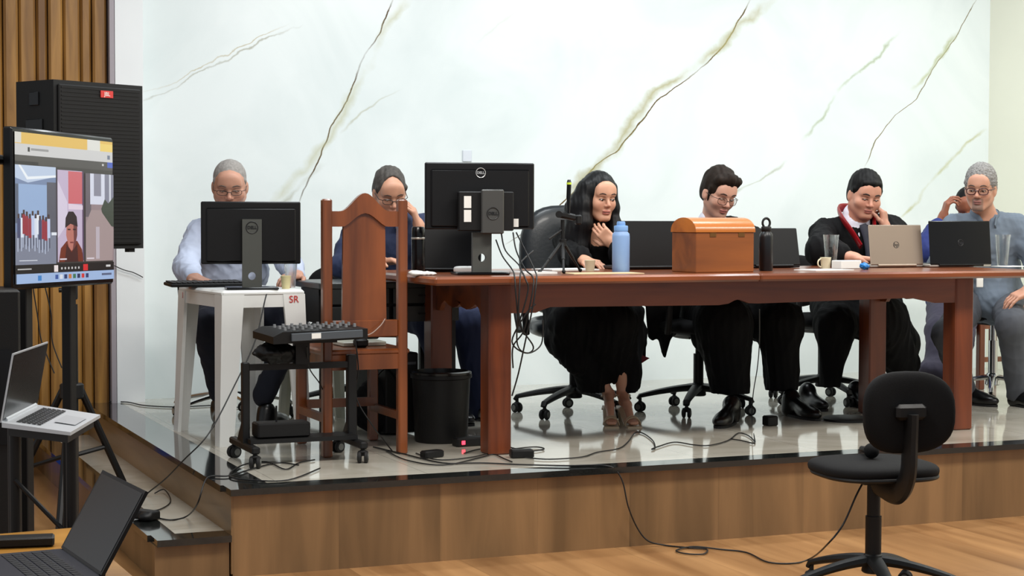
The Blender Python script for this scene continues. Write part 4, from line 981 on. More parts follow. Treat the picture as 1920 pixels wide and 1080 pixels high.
# ---------- man with the red collar
def man_red():
    J = dict(hip=P(1607, 560, 1.84), chest=P(1605, 470, 1.70), neck=P(1604, 410, 1.66), sl=P(1545, 438, 1.72), sr=P(1672, 430, 1.66)); J['hip'].z = HS+.56
    c = P(1621, 369, 1.59); M = head_frame(.18, .30, .10)
    r = person('man with black hair and red-collared black robe resting his cheek on one hand', (J['hip'].x, J['hip'].y, HS))
    el, er = P(1540, 505, 1.45), P(1680, 505, 1.40); wl, wr = P(1598, 494, 1.30), P(1660, 428, 1.53)
    for q in (el, er): q.z = HT+.078
    wl.z = HT+.045
    S = Solid(); head_solid(S, c, M, 1.06, fat=.008); S.chain([J['chest']+Z_*.08, J['neck'], c+M@Vector((0, -.02, -.04))], [.07, .062, .06], .03)
    torso_solid(S, J, 0, 1.08, .02); arm_solid(S, J['sl'], el, wl); arm_solid(S, J['sr'], er, wr)
    hand_solid(S, wl, dv(.95, .15, -.12), dv(0, .1, -1), .5, .08, -1, 1.0); hand_solid(S, wr, dv(-.12, -.10, 1), dv(-.9, -.5, 0), 1.15, .02, 1, .98)
    solid_obj('body', S, HV, M_skin, r, tint=head_tint(c, M, (204, 148, 124), (170, 92, 86), ((90, 66, 58), .18, 'full')))
    H = hair_solid(c, M, .014, .074, -.02, .006, .005, 1.06); L = lambda s, f, u: Vector(c)+M@Vector((s, f, u)); H.chain([L(-.045, .062, .09), L(0, .074, .096), L(.045, .062, .09)], [.016, .018, .016], .015)
    solid_obj('hair', H, .004, mat('near_black_hair', (9, 8, 8), .6, spec=.2), r, fn=hairfn(c, M, .002, 150))
    eyes(r, c, M, open_=.55, gaze=(.1, -.6), brow=(24, 18, 16), bt=.0048, sx=1.05)
    # shirt with tie
    S = Solid(); torso_solid(S, J, .016, 1.06, .02, k=.05); S.cone(J['neck']-Z_*.02, J['neck']+Z_*.02, .076, .07, k=.02); S.cone(J['neck']-Z_*.03, c-Z_*.02, .06, .062, k=.006, op=-1)
    solid_obj('shirt', S, .006, mat('white_cloth', (222, 224, 236), .8), r, zmin=J['chest'].z-.05)
    b = MB(); b.tube(smooth_path([J['neck']+T_*.10+R_*.02-Z_*.03, J['chest']+T_*.17+R_*.03+Z_*.06, J['chest']+T_*.19+R_*.04-Z_*.06, J['chest']+T_*.18+R_*.04-Z_*.18], 5), [.018]+[.022]*14+[.03], n=8, flat=.3, up=T_); b.build('tie', mat('dark_tie', (22, 26, 44), .6), r, world=True)
    # cuffs and watch
    for w_, e_ in ((wl, el), (wr, er)):
        d_ = (e_-w_).normalized(); S = Solid(); S.cone(w_+d_*.035, w_+d_*.10, .036, .042, k=.01); solid_obj('shirt_cuff', S, .005, mat('white_cloth', (222, 224, 236), .8), r)
    d_ = (er-wr).normalized(); x_, y_, z_ = frame(d_); b = MB(); b.tube([wr+d_*.018+(x_*math.cos(a)+y_*math.sin(a))*.032 for a in [2*PI*i/24 for i in range(24)]], .009, n=8, closed=True, flat=.45)
    b.cyl(wr+d_*.018+T_*.030, wr+d_*.018+T_*.042, .018, n=20); b.build('wristwatch', mat('watch_dark', (36, 26, 22), .3, .3), r, world=True)
    # robe
    S = Solid(); torso_solid(S, J, .028, 1.08, .02); S.chain([J['sl'], el, Vector(el).lerp(wl, .55)], [.075, .085, .075], .04); S.chain([J['sr'], er, Vector(er).lerp(wr, .38)], [.072, .075, .062], .04)
    S.ell(J['neck']+Z_*.06+T_*.05, (.085, .11, .10), k=.02, op=-1); S.cone(J['neck']+T_*.12-Z_*.0, J['chest']+T_*.20-Z_*.10, .05, .018, k=.01, op=-1)
    hp = J['hip']; S.chain([hp-R_*.10, P(1566, 610, 1.48), P(1556, 728, 1.5)], [.17, .11, .055], .05); S.chain([hp+R_*.05, P(1650, 600, 1.5), P(1690, 680, 1.6)], [.18, .14, .10], .07)
    S.chain([P(1660, 590, 1.75), P(1690, 640, 1.75), P(1702, 760, 1.7)], [.12, .09, .07], .06)
    solid_obj('robe', S, .008, M_robe, r, amp=.009, freq=(56, 56, 9), seed=31, zmin=HS+.12)
    b = MB(); nk = J['neck']
    b.tube(smooth_path([nk-R_*.0-T_*.09+Z_*.06, nk-R_*.085-T_*.02+Z_*.055, nk-R_*.085+T_*.07+Z_*.0, nk-R_*.045+T_*.145-Z_*.075, nk-R_*.005+T_*.185-Z_*.15], 6), [.024]*8+[.032]*17, n=10, flat=.3, up=T_)
    b.tube(smooth_path([nk-R_*.0-T_*.09+Z_*.06, nk+R_*.085-T_*.02+Z_*.055, nk+R_*.09+T_*.06, nk+R_*.07+T_*.15-Z_*.08], 6), .022, n=10, flat=.4, up=T_)
    b.build('collar', mat('red_satin', (150, 20, 28), .3), r, world=True, label='red satin collar')
    t_ = onz(1548, 772, HS); shoe(r, Vector((t_.x+.0, t_.y+.18, HS+.1)), Vector((t_.x, t_.y, HS)))
    t_ = onz(1640, 768, HS); shoe(r, Vector((t_.x+.0, t_.y+.18, HS+.1)), Vector((t_.x, t_.y, HS)))
man_red()
# ---------- man in the grey shirt at the table end
def man_grey():
    J = dict(hip=P(1855, 590, 1.62), chest=P(1845, 462, 1.55), neck=P(1846, 404, 1.52), sl=P(1788, 424, 1.6), sr=P(1908, 424, 1.45)); J['hip'].z = HS+.58
    c = P(1838, 357, 1.46); M = head_frame(-.42, .14, .03)
    r = person('man with curly grey hair and goatee in a blue-grey shirt, sitting at the table end', (J['hip'].x, J['hip'].y, HS))
    el, er = P(1762, 500, 1.48), P(1945, 495, 1.35); wl, wr = P(1790, 560, 1.3), P(1928, 545, 1.22)
    S = Solid(); head_solid(S, c, M, 1.0, fat=.003); S.chain([J['chest']+Z_*.08, J['neck'], c+M@Vector((0, -.02, -.04))], [.07, .06, .057], .03)
    torso_solid(S, J, 0, 1.08, .05); arm_solid(S, J['sl'], el, wl); arm_solid(S, J['sr'], er, wr)
    hand_solid(S, wl, dv(.2, .8, -.5), dv(0, .3, -1), .5, .08, -1); hand_solid(S, wr, dv(-.85, .3, -.35), dv(.1, -.3, -1), .45, .07, 1)
    solid_obj('body', S, HV, M_skin, r, tint=head_tint(c, M, (190, 140, 116), (150, 90, 84), ((104, 92, 86), .7, 'goatee')))
    H = hair_solid(c, M, .017, .062, -.02, .008, .010); solid_obj('hair', H, .004, mat('salt_grey_hair', (128, 126, 124), .85, var=.45, vs=120), r, amp=.004, freq=(190, 190, 190), seed=5)
    eyes(r, c, M, gaze=(-.2, -.3), open_=.85, brow=(70, 62, 58)); glasses(r, c, M, mat('glass_frame_red', (58, 18, 26), .25), r=.0026, w=.025, h=.017)
    S = Solid(); torso_solid(S, J, .014, 1.10, .05); arm_solid(S, J['sl'], el, Vector(el).lerp(wl, .1), .014, .03, (.056, .052, .046, .046)); arm_solid(S, J['sr'], er, Vector(er).lerp(wr, .1), .014, .03, (.056, .052, .046, .046))
    S.cone(J['hip']+T_*.04+Z_*.02, J['hip']+T_*.12-Z_*.02, .16, .13, k=.06)
    S.cone(J['neck']-Z_*.02, J['neck']+Z_*.01, .08, .07, k=.02); S.cone(J['neck']-Z_*.03, c-Z_*.02, .058, .062, k=.008, op=-1); S.ell(J['neck']+T_*.10-Z_*.0, (.018, .06, .05), k=.012, op=-1)
    solid_obj('shirt', S, .007, mat('blue_grey_cloth', (100, 112, 126), .85, bump=.1, bs=400), r, amp=.0055, freq=(50, 50, 34), seed=8)
    collar(r, J, MATS['blue_grey_cloth'], r=.07)
    b = MB(); b.box(P(1837, 530, 1.30), (.035, .012, .05), rotz(-.4), b=.002); b.build('badge', M_paper, r, world=True)
    S = Solid(); hp = J['hip']; kl, kr = P(1778, 628, 1.36), P(1900, 610, 1.20); al, ar = P(1848, 742, 1.42), P(1908, 738, 1.30)
    S.ell(hp-Z_*.03, (.19, .15, .11), k=.05); S.chain([hp-R_*.09, kl, P(1812, 745, 1.50)], [.105, .085, .06], .04); S.chain([hp+R_*.09, kr, ar], [.11, .088, .062], .04)
    solid_obj('trousers', S, .008, mat('grey_cloth', (74, 77, 84), .85, bump=.1, bs=300), r, amp=.005, freq=(44, 44, 26), seed=9)
    al = P(1812, 745, 1.50)
    for a_, dx in ((al, .05), (ar, .02)): shoe(r, Vector((a_.x, a_.y, HS+.095)), Vector((a_.x+dx, a_.y-.2, HS)))
man_grey()
# ---------- person half hidden behind him
def hidden():
    J = dict(hip=P(1790, 600, 2.45), chest=P(1795, 478, 2.38), neck=P(1800, 425, 2.34), sl=P(1756, 440, 2.36), sr=P(1850, 440, 2.36)); J['hip'].z = HS+.56
    c = P(1822, 392, 2.26); M = head_frame(-.5, .35, -.35)
    r = person('person in dark blue almost hidden behind the man in the blue-grey shirt', (J['hip'].x, J['hip'].y, HS))
    el, er = P(1738, 470, 2.2), P(1880, 480, 2.3); wl, wr = P(1768, 408, 2.2), P(1870, 520, 2.2)
    S = Solid(); head_solid(S, c, M, 1.0); S.chain([J['chest']+Z_*.08, J['neck'], c+M@Vector((0, -.02, -.04))], [.07, .06, .056], .03)
    torso_solid(S, J); arm_solid(S, J['sl'], el, wl); arm_solid(S, J['sr'], er, wr)
    hand_solid(S, wl, dv(.25, .1, 1), dv(1, 0, 0), 1.0, .03, 1); hand_solid(S, wr, dv(-.3, .8, -.5), dv(0, 0, -1), .5, .1, 1)
    solid_obj('body', S, .004, M_skin, r, tint=head_tint(c, M, (142, 84, 60)))
    H = hair_solid(c, M, .006, .07); solid_obj('hair', H, .005, mat('near_black_hair', (9, 8, 8), .6), r)
    S = Solid(); torso_solid(S, J, .022, 1.05); arm_solid(S, J['sl'], el, Vector(el).lerp(wl, .7), .02, .03, (.062, .052, .046, .04)); arm_solid(S, J['sr'], er, Vector(er).lerp(wr, .7), .02, .03, (.062, .052, .046, .04))
    S.cone(J['neck']-Z_*.03, c-Z_*.02, .056, .058, k=.008, op=-1)
    solid_obj('jacket', S, .008, mat('royal_blue_cloth', (34, 48, 112), .8), r, amp=.0055, freq=(52, 52, 34), seed=12)
    S = Solid(); hp = J['hip']; S.ell(hp-Z_*.02, (.18, .14, .11), k=.05); S.chain([hp-R_*.08, P(1760, 620, 2.1), P(1752, 706, 2.0)], [.095, .075, .06], .04); S.chain([hp+R_*.08, P(1800, 640, 2.05), P(1775, 700, 1.95)], [.095, .08, .08], .04)
    S.ell(P(1748, 692, 2.0), (.09, .09, .06), k=.04)
    solid_obj('trousers', S, .008, mat('grey_purple_cloth', (62, 58, 74), .85), r, amp=.005, freq=(44, 44, 26), seed=13)
    for a_ in (P(1752, 730, 2.0), P(1790, 730, 1.95)): shoe(r, Vector((a_.x, a_.y, HS+.09)), Vector((a_.x, a_.y-.2, HS)))
hidden()
# ------------------------------------------------------------ things on the tables
M_mon = mat('monitor_black', (7, 7, 9), .4, spec=.35, bump=.05, bs=500)
M_stand = mat('stand_grey', (82, 84, 80), .45, .35)
M_logo = mat('logo_silver', (190, 192, 192), .3, .6)
M_logod = mat('logo_dark', (34, 35, 36), .4, .3)
def ring(b, c, r, t, ax, ay, n=28, mi=0):
    b.tube([Vector(c)+Vector(ax)*math.cos(a)*r+Vector(ay)*math.sin(a)*r for a in [2*PI*i/n for i in range(n)]], t, n=6, closed=True, mi=mi)
def dell(root, c, ax, r, m_):
    n_ = Vector(ax).cross(Z_); b = MB(); ring(b, c, r, r*.09, ax, Z_); o = b.build('logo', m_, root, world=True)
    text_part('logo_letters', 'DELL', r*.72, Vector(c)+n_*.0006, ax, Z_, m_, root, .0006, thick=.0006)
def monitor(label, base, rz, w, h, zb, stand, logo_m, logo_dz, logo_on_stand=False, tilt=0):
    """back towards local -y. base: point on table; zb: bottom edge height above it."""
    t = thing('computer_monitor', label, 'monitor', base, rz); R = rotz(rz); ax = R@Vector((1, 0, 0)); B = Vector(base)
    T = Matrix.Rotation(tilt, 3, 'X')
    b = MB(); c = Vector((0, .055, zb+h/2)); b.box(c, (w, .022, h), T, b=.005); b.box(c+T@Vector((0, -.014, -.01)), (w*.9, .012, h*.86), T, b=.006)
    b.build('housing', M_mon, t)
    b = MB(); b.box(c+T@Vector((0, .0115, .004)), (w-.012, .002, h-.02), T); b.build('screen', M_screenoff, t)
    sw, sh, hz = stand
    b = MB(); b.box((0, .045, .006), (.235, .17, .012), b=.004); b.build('base', M_blk2, t)
    # column with round cable hole
    hr = .018; n = 24; pts_o = [(-sw/2, 0), (sw/2, 0), (sw/2, sh), (-sw/2, sh)]
    vs = []; fs = []; b = MB()
    for yy in (.0, .028):
        for i in range(n):
            a = 2*PI*i/n; vs.append((hr*math.cos(a), yy, hz+hr*math.sin(a)))
        for i in range(n):
            a = 2*PI*i/n; ca, sa = math.cos(a), math.sin(a); k = max(abs(ca), abs(sa)); px_ = ca/k*sw/2; pz_ = hz+sa/k*(hz-.012 if sa < 0 else sw/2); vs.append((px_, yy, pz_))
    for q in (0, 1):
        o = q*2*n
        for i in range(n):
            j = (i+1) % n; f_ = (o+i, o+n+i, o+n+j, o+j); fs.append(f_ if q else tuple(reversed(f_)))
    for i in range(n):
        j = (i+1) % n; fs.append((i, j, 2*n+j, 2*n+i)); fs.append((n+i, 3*n+i, 3*n+j, n+j))
    b.add(vs, fs); b.box((0, .014, (hz+sw/2+sh)/2), (sw, .028, sh-hz-sw/2)); b.build('stand_column', M_stand, t, smooth=30)
    if logo_on_stand: dell(t, B+R@Vector((0, -.0015, sh-.038)), ax, sw*.30, M_logod)
    dz = c+T@Vector((0, -.0215, logo_dz))
    if not logo_on_stand or logo_dz: dell(t, B+R@dz, ax, .021, logo_m)
    return t, R, B
# left monitor on the plastic table
LT = HS+.70
def on_table_left(u, y): q = P(u, 540, y); return Vector((q.x, y, LT))
b0 = on_table_left(473, 1.30)
s_ = 3310/((Vector((b0.x, b0.y, 1))-CAM).dot(CF))
zb = LT
def zat(v, y, u): return P(u, v, y).z
h1 = zat(378, 1.35, 470)-zat(495, 1.35, 470)
t, R, B = monitor('black monitor with grey stand seen from behind on the white plastic table', (b0.x, b0.y, LT), -.16, .452, h1, zat(495, 1.35, 470)-LT, (.088, zat(411, 1.3, 480)-LT, .062), M_logod, 0, True)
# keyboard, cups, cables
p = on_table_left(388, 1.72)
k = thing('keyboard', 'black computer keyboard overhanging the left edge of the plastic table', 'keyboard', (p.x-.02, 1.68, LT), .08)
b = MB(); b.box((0, 0, .014), (.36, .13, .016), Matrix.Rotation(.05, 3, 'X'), b=.004); b.build('keyboard_case', M_blk, k)
b = MB()
for i in range(14):
    for j in range(5): b.box((-.162+i*.025, -.048+j*.024, .0235+.0012*j), (.021, .020, .006), b=.002)
o = b.build('keys', mat('key_black', (28, 28, 30), .5), k)
def cup(label, base, r0, r1, h, m_, drink=None, handle=False, name='cup'):
    t = thing(name, label, 'cup', base); b = MB(); b.lathe([(0.001, .001), (r0, 0), (r0*1.02, .004), (r1, h-.003), (r1+.0012, h-.001), (r1-.001, h), (r1-.0022, h-.003), (r0-.002, .006), (0.001, .005)], n=28); b.build('cup_body', m_, t, smooth=50)
    if drink: MB().lathe([(0.001, h*drink[1]), (r0+(r1-r0)*drink[1]-.003, h*drink[1]), (r0+(r1-r0)*drink[1]-.003, h*drink[1]+.001), (.001, h*drink[1]+.001)], n=24).build('drink', drink[0], t)
    if handle:
        b = MB(); b.tube([(-r1-.018*math.sin(a), 0, h*.5+.02*math.cos(a)) for a in [PI*i/10 for i in range(11)]], .004, n=8); b.build('handle', m_, t)
    return t
M_clear = mat('clear_plastic', (240, 244, 244), .05, trans=.95, alpha=.55)
M_cupb = mat('beige_paper_cup', (206, 196, 150), .6); M_cream2 = mat('cream_ceramic', (222, 212, 180), .35)
p = on_table_left(536, 1.36); cup('beige paper cup standing right of the left monitor', (p.x, p.y, LT), .018, .024, .060, M_cupb)
p = on_table_left(545, 1.5); cup('clear plastic cup behind the beige paper cup', (p.x, p.y, LT), .022, .032, .12, M_clear)
# ---- big monitor on the long table
H = HT
p = onz(910, 511, H); yb_ = .62; q = P(904, 500, yb_)
bz = zat(430, .68, 890); tz = zat(305, .68, 890)
t, R, B = monitor('large black monitor with a small computer on its stand, at the left table end', (q.x, yb_, H), -.17, .490, tz-bz, bz-H, (.085, zat(436, .62, 905)-H, .075), M_logo, (tz-bz)/2-.045, False)
ax = R@Vector((1, 0, 0)); ay = R@Vector((0, 1, 0))
zc0, zc1 = zat(435, .6, 905)-H, zat(357, .6, 905)-H
f = MB(); f.box((.012, -.012, (zc0+zc1)/2), (.245, .04, zc1-zc0-.01), b=.004); f = f.build('mini_computer', M_blk, t)
b = MB(); b.box((.036, -.045, (zc0+zc1)/2-.002), (.10, .022, zc1-zc0+.012), b=.005); b.build('bracket', M_greymet, t)
dell(t, B+R@Vector((.036, -.0575, (zc0+zc1)/2-.01)), ax, .026, M_logod)
b = MB(); b.box((-.072, -.033, zc0+.13), (.032, .002, .052)); b.box((-.072, -.033, zc0+.07), (.032, .002, .052)); f2 = b.build('label_sticker', M_paper, t); f2.name = 'sticker'
b = MB(); b.box((.158, .028, zc0+.04), (.022, .004, .036)); b.build('sticker', M_paper, t)
# keyboard tray line and laptop behind it
M_lap = mat('laptop_black', (6, 6, 8), .4, spec=.3); M_lapk = mat('laptop_deck', (24, 24, 28), .45)
def laptop(label, o, rz, w, hl, d=.22, tilt=.25, m_=M_lap, deck=M_lapk, logo=None, world=False, screen=None):
    """hinge centre at o, lid back towards local -y, keyboard deck towards +y."""
    t = thing('laptop', label, 'laptop', o, rz); o = Vector(o); R = rotz(rz)
    b = MB(); b.box((0, d/2, .010), (w, d, .016), b=.004); k_ = b.build('keyboard_deck', deck, t)
    b = MB()
    for i in range(13):
        for j in range(5): b.box((-w*.43+w*.86*i/12, .045+.021*j, .0188), (w*.055, .016, .002))
    b.box((0, d*.80, .0185), (w*.3, d*.27, .001)); q = b.build('keys', M_blk, t); q.parent = k_
    T = Matrix.Rotation(tilt, 3, 'X'); c = Vector((0, 0, .014))+T@Vector((0, 0, hl/2))
    b = MB(); b.box(c, (w, .008, hl), T, b=.0035); b.build('lid', m_, t)
    b = MB(); b.box(c+T@Vector((0, .0045, 0)), (w-.012, .0012, hl-.02), T); b.build('screen', screen or M_screenoff, t)
    b = MB(); b.cyl((-w*.36, 0, .012), (w*.36, 0, .012), .007, n=12); b.build('hinge', m_, t)
    if logo:
        n_ = -(R@(T@Vector((0, 1, 0)))); axx = R@Vector((1, 0, 0)); ayy = R@(T@Vector((0, 0, 1))); cc = o+R@c+n_*.0045
        b = MB(); ring(b, cc, .016, .0012, axx, ayy); b.build('logo', logo, t, world=True); text_part('logo_letters', 'hp', .026, cc, axx, ayy, logo, t, .0006)
    return t
q = P(858, 503, .98); laptop('open black laptop beside the big monitor with a white cloth on it', (q.x-.03, 1.02, H), -.5, .30, .19, tilt=-.2)
q = P(1226, 505, 1.06); laptop('black laptop standing between the blue bottle and the chest', (q.x, 1.06, H), -.05, .36, .225, tilt=-.18)
q = P(1462, 498, 1.05); laptop('dark laptop behind the black bottle', (q.x, 1.10, H), .0, .30, .19, tilt=-.22)
q = P(1682, 500, .98); laptop('silver laptop with a round logo in front of the red-collared man', (q.x, .98, H), -.02, .315, .205, tilt=-.14, m_=mat('champagne_metal', (164, 148, 132), .35, .55), deck=M_silver, logo=M_logod)
q = P(1802, 499, .92); laptop('wide black laptop with a silver edge at the right of the table', (q.x, .92, H), -.02, .375, .225, tilt=-.10, m_=M_blk2, deck=M_silver, logo=mat('logo_faint', (40, 40, 44), .3))
# white cloth / mouse
q = P(862, 496, .93); t = thing('computer_mouse', 'white computer mouse near the foot of the big monitor', 'mouse', (q.x, .86, H))
b = MB(); cushion(b, (0, 0, .016), .11, .065, .032, p=2.4); b.build('mouse_shell', M_white, t); b = MB(); b.box((.01, -.0, .031), (.004, .014, .004), b=.001); b.build('scroll_wheel', M_blk, t)
S = Solid(); q = P(787, 512, .62); S.ell((q.x+.02, .62, H+.008), (.06, .035, .012), k=.01); S.ell((q.x-.02, .63, H+.012), (.03, .025, .012), k=.01)
tag(solid_obj('paper_tissue', S, .004, M_paper, None, amp=.003, freq=(90, 90, 90)), 'crumpled white tissue at the left table corner', 'tissue')
# thermos
def bottle(label, base, prof, m_, name='water_bottle', cat='bottle', parts=()):
    t = thing(name, label, cat, base); MB().lathe(prof, n=36).build('bottle_body', m_, t, smooth=45)
    for nm, pr, mm in parts: MB().lathe(pr, n=30).build(nm, mm, t, smooth=45)
    return t
q = P(784, 505, .80); hh = zat(425, .8, 784)-H
bottle('black thermos flask with a silver ring beside the carved chair', (q.x, .80, H), [(.001, 0), (.028, 0), (.030, .004), (.030, hh*.72), (.029, hh*.74)], M_blk2, 'thermos_flask', 'thermos',
       (('ring', [(.0295, hh*.735), (.0305, hh*.74), (.0305, hh*.77), (.0295, hh*.775)], M_silver), ('cap', [(.029, hh*.775), (.0295, hh*.8), (.028, hh*.98), (.024, hh), (.001, hh)], M_blk2)))
# blue bottle
q = P(1164, 508, .74); hh = zat(415, .74, 1164)-H; M_bb = mat('blue_bottle', (132, 166, 214), .45); M_bl = mat('blue_lid', (116, 160, 214), .5)
bottle('tall light blue water bottle in front of the woman', (q.x, .74, H), [(.001, 0), (.037, 0), (.040, .004), (.0405, hh*.70), (.039, hh*.755), (.030, hh*.80), (.029, hh*.83)], M_bb, parts=(
    ('lid', [(.029, hh*.805), (.032, hh*.81), (.0325, hh*.90), (.030, hh*.915), (.020, hh*.92), (.020, hh*.97), (.017, hh), (.001, hh)], M_bl),))
# black bottle with loop
q = P(1436, 507, .72); hh = zat(437, .72, 1436)-H+.02
t = bottle('slim black water bottle with a round carry loop right of the chest', (q.x, .72, H), [(.001, 0), (.030, 0), (.0325, .004), (.033, hh*.80), (.031, hh*.87), (.024, hh*.92), (.021, hh*.95)], mat('bottle_black', (22, 24, 28), .35, .2), parts=(
    ('lid', [(.022, hh*.93), (.024, hh*.94), (.024, hh*1.04), (.021, hh*1.06), (.001, hh*1.06)], M_blk),))
b = MB(); b.tube([(.020*math.cos(a), 0, hh*1.06+.016+.022*math.sin(a)) for a in [-.9+(PI+1.8)*i/16 for i in range(17)]], .005, n=8, flat=1.2); b.build('carry_loop', M_blk, t)
# cups, box, papers on the table
q = P(1106, 506, .95); cup('small cream cup between tripod and blue bottle', (q.x, .95, H), .020, .026, .052, M_cream2)
q = P(1548, 499, .95); cup('small cream cup with handle left of the white box', (q.x, .95, H), .022, .027, .056, M_cream2, handle=True)
M_gl = mat('drinking_glass', (220, 226, 226), .04, trans=1, alpha=.45)
for u, y, lb in ((1558, 1.12, 'dark empty glass in front of the red-collared man'), (1880, 1.05, 'empty glass at the right end of the table')):
    q = P(u, 480, y); z1 = zat(440, y, u)-H; cup(lb, (q.x, y, H), .026, .040, z1, M_gl, name='drinking_glass')
q = P(1583, 499, .92); t = thing('tissue_box', 'small white box beside the cream cup with handle', 'box', (q.x, .90, H), .2)
b = MB(); b.box((0, 0, .021), (.14, .07, .042), b=.003); b.build('box_body', M_paper, t); b = MB(); b.box((0, 0, .0425), (.09, .03, .001)); b.build('slot', mat('box_slot', (150, 154, 160), .8), t)
q = P(1611, 500, .78); S = Solid(); S.ell((q.x, .74, H+.018), (.02, .03, .018), k=.01); S.ell((q.x+.02, .75, H+.014), (.018, .02, .014), k=.01)
tag(solid_obj('wrapper', S, .003, mat('bright_blue', (30, 120, 196), .4), None, amp=.004, freq=(120, 120, 120)), 'small crumpled bright blue wrapper left of the silver laptop', 'wrapper')
def sheet(label, u, y, w, d, rz, m_=M_paper, t=.003, name='paper_sheet', cat='paper', z=0, group=None):
    q = P(u, 505, y); o = MB().box((0, 0, t/2), (w, d, t)).build(name, m_, None, smooth=0); o.location = (q.x, y, H+z); o.rotation_euler = (0, 0, rz); return tag(o, label, cat, group)
sheet('white papers lying left of the small white box', 1545, .72, .24, .16, .15, t=.004)
sheet('flat beige envelope under the blue bottle and cream cup', 1130, .62, .34, .16, -.05, mat('kraft', (214, 190, 150), .8), .003, 'envelope', 'envelope')
sheet('white papers under the woman\'s hand', 1060, 1.15, .26, .2, .1, t=.006)
sheet('white paper pad beneath the camera tripod', 1000, .72, .18, .12, .2, t=.008)
sheet('pale papers at the right end of the table', 1895, .95, .16, .12, .1, t=.003)
# ---- camera tripod with microphone
tb = P(1055, 470, .80); t = thing('camera_tripod', 'black mini tripod with clamp and upright shotgun microphone', 'tripod', (tb.x, .80, H))
TP = lambda u, v, y=.80: P(u, v, y)
for a_, z_ in ((TP(1012, 506, .70), H), (TP(1057, 512, .66), H), (TP(1088, 508, .84), H)):
    a_ = Vector((a_.x, a_.y, H+.006)); b = MB(); hub = TP(1055, 452); md_ = hub.lerp(a_, .6); b.tube([hub, md_], .0075, n=8); b.tube([md_, a_], .0055, n=8); b.ell(a_+Z_*.003, (.009, .009, .009)); b.build('leg', M_blk, t, world=True)
b = MB(); b.cyl(TP(1055, 480), TP(1055, 412), .009, n=14); b.cyl(TP(1055, 462), TP(1055, 448), .017, n=14, ch=.002); b.tube([TP(1055, 430), TP(1030, 448)], .005, n=8); b.build('centre_column', M_blk, t, world=True)
b = MB(); b.box(TP(1063, 405), (.085, .04, .03), Matrix.Rotation(.2, 3, 'Y'), b=.008); b.box(TP(1084, 412), (.03, .03, .045), b=.006); b.cyl(TP(1048, 402, .77), TP(1048, 402, .83), .016, n=14); b.build('clamp', M_blk, t, world=True)
m_ = thing('microphone', 'thin upright black microphone with yellow-green band on the tripod', 'microphone', TP(1066, 400, .79))
b = MB(); b.cyl(TP(1066, 402, .79), TP(1066, 372, .79), .0065, .009, n=16); b.cyl(TP(1066, 372, .79), TP(1067, 346, .79), .0105, n=16); b.cyl(TP(1067, 342, .79), TP(1067, 337, .79), .0105, .007, n=16); b.build('microphone_body', M_blk2, m_, world=True)
b = MB(); b.cyl(TP(1067, 346, .79), TP(1067, 342, .79), .0112, n=16); b.build('band', mat('lime', (196, 220, 60), .5), m_, world=True)
# ------------------------------------------------------------ AV cart
t = thing('equipment_cart', 'black metal equipment cart on casters in front of the wooden chair', 'cart', (.45, .67, HS))
cx0, cx1, cy0, cy1 = .213, .675, .49, .85
for x in (cx0, cx1):
    b = MB(); b.box((x, (cy0+cy1)/2, HS+.075), (.035, cy1-cy0+.04, .03), b=.006); b.build('foot_rail', M_steel, t, world=True)
    for y in (cy0, cy1):
        c_ = caster((x, y, HS), 1.2 if y == cy0 else .4); c_.v = [v-Z_*0 for v in c_.v]; c_.build('caster', [M_rubber, mat('caster_hub', (70, 72, 70), .5)], t, world=True)
    zt = zat(680 if x == cx0 else 665, .65, 447 if x == cx0 else 640)
    b = MB(); b.box((x, .65, (HS+.08+zt)/2), (.03 if x == cx0 else .04, .04, zt-HS-.08), b=.004); b.build('post', M_steel, t, world=True)
    b = MB(); b.prism([(0, 0), (.09, 0), (0, .1)], (x-.01, .665, HS+.09), (0, 1, 0), (0, 0, 1), (.02, 0, 0)); b.build('gusset', M_steel, t, world=True)
zt = zat(684, .65, 447)
b = MB(); b.box(((cx0+cx1)/2, .65, zt-.012), (cx1-cx0, .03, .026)); b.build('cross_bar', M_steel, t, world=True)
b = MB(); b.box(((cx0+cx1)/2-.0, .63, HS+.10), (cx1-cx0, .14, .018)); b.build('shelf', M_steel, t, world=True)
b = MB(); b.box((.44, .60, zt+.05), (.06, .05, .10)); b.box((.44, .62, zt+.10), (.26, .22, .014)); b.build('tray_bracket', M_steel, t, world=True)
q = P(527, 825, .63); t = thing('black_box', 'flat black equipment box lying on the cart shelf', 'box', (q.x, .63, HS+.11)); b = MB(); b.box((0, 0, .032), (.225, .11, .062), b=.006); b.build('box_case', M_blk, t)
b = MB(); b.cyl((-.02, 0, .06), (-.02, 0, .13), .004, n=8); b.build('antenna', M_blk, t)
# mixer
mc = P(582, 622, .56); t = thing('audio_mixer', 'black audio mixing console tilted on top of the cart', 'mixer', mc, .05)
Rm = Matrix.Rotation(-.03, 3, 'Y')@Matrix.Rotation(.03, 3, 'X')
b = MB(); b.prism([(-.20, -.03), (.21, -.03), (.21, .012), (-.16, .018), (-.20, .0)], Rm@Vector((0, -.12, 0)), Rm@Vector((1, 0, 0)), Rm@Vector((0, 0, 1)), Rm@Vector((0, .28, 0))); b.build('mixer_case', M_blk, t)
b = MB(); b.box(Rm@Vector((.03, -.125, -.006)), (.31, .012, .032), Rm, b=.002); b.build('front_panel', mat('mixer_face', (72, 78, 84), .4), t)
b = MB(); b.box(Rm@Vector((-.02, -.1325, -.004)), (.04, .002, .022), Rm); b.build('sticker', M_paper, t)
for i in range(9):
    for j in range(3):
        c_ = Rm@Vector((-.13+.038*i, -.06+.07*j, .017)); b = MB(); b.cyl(c_, c_+Rm@Vector((0, 0, .014)), .007, .006, n=10); b.build('knob', mat('knob_grey', (120, 122, 124), .5), t)
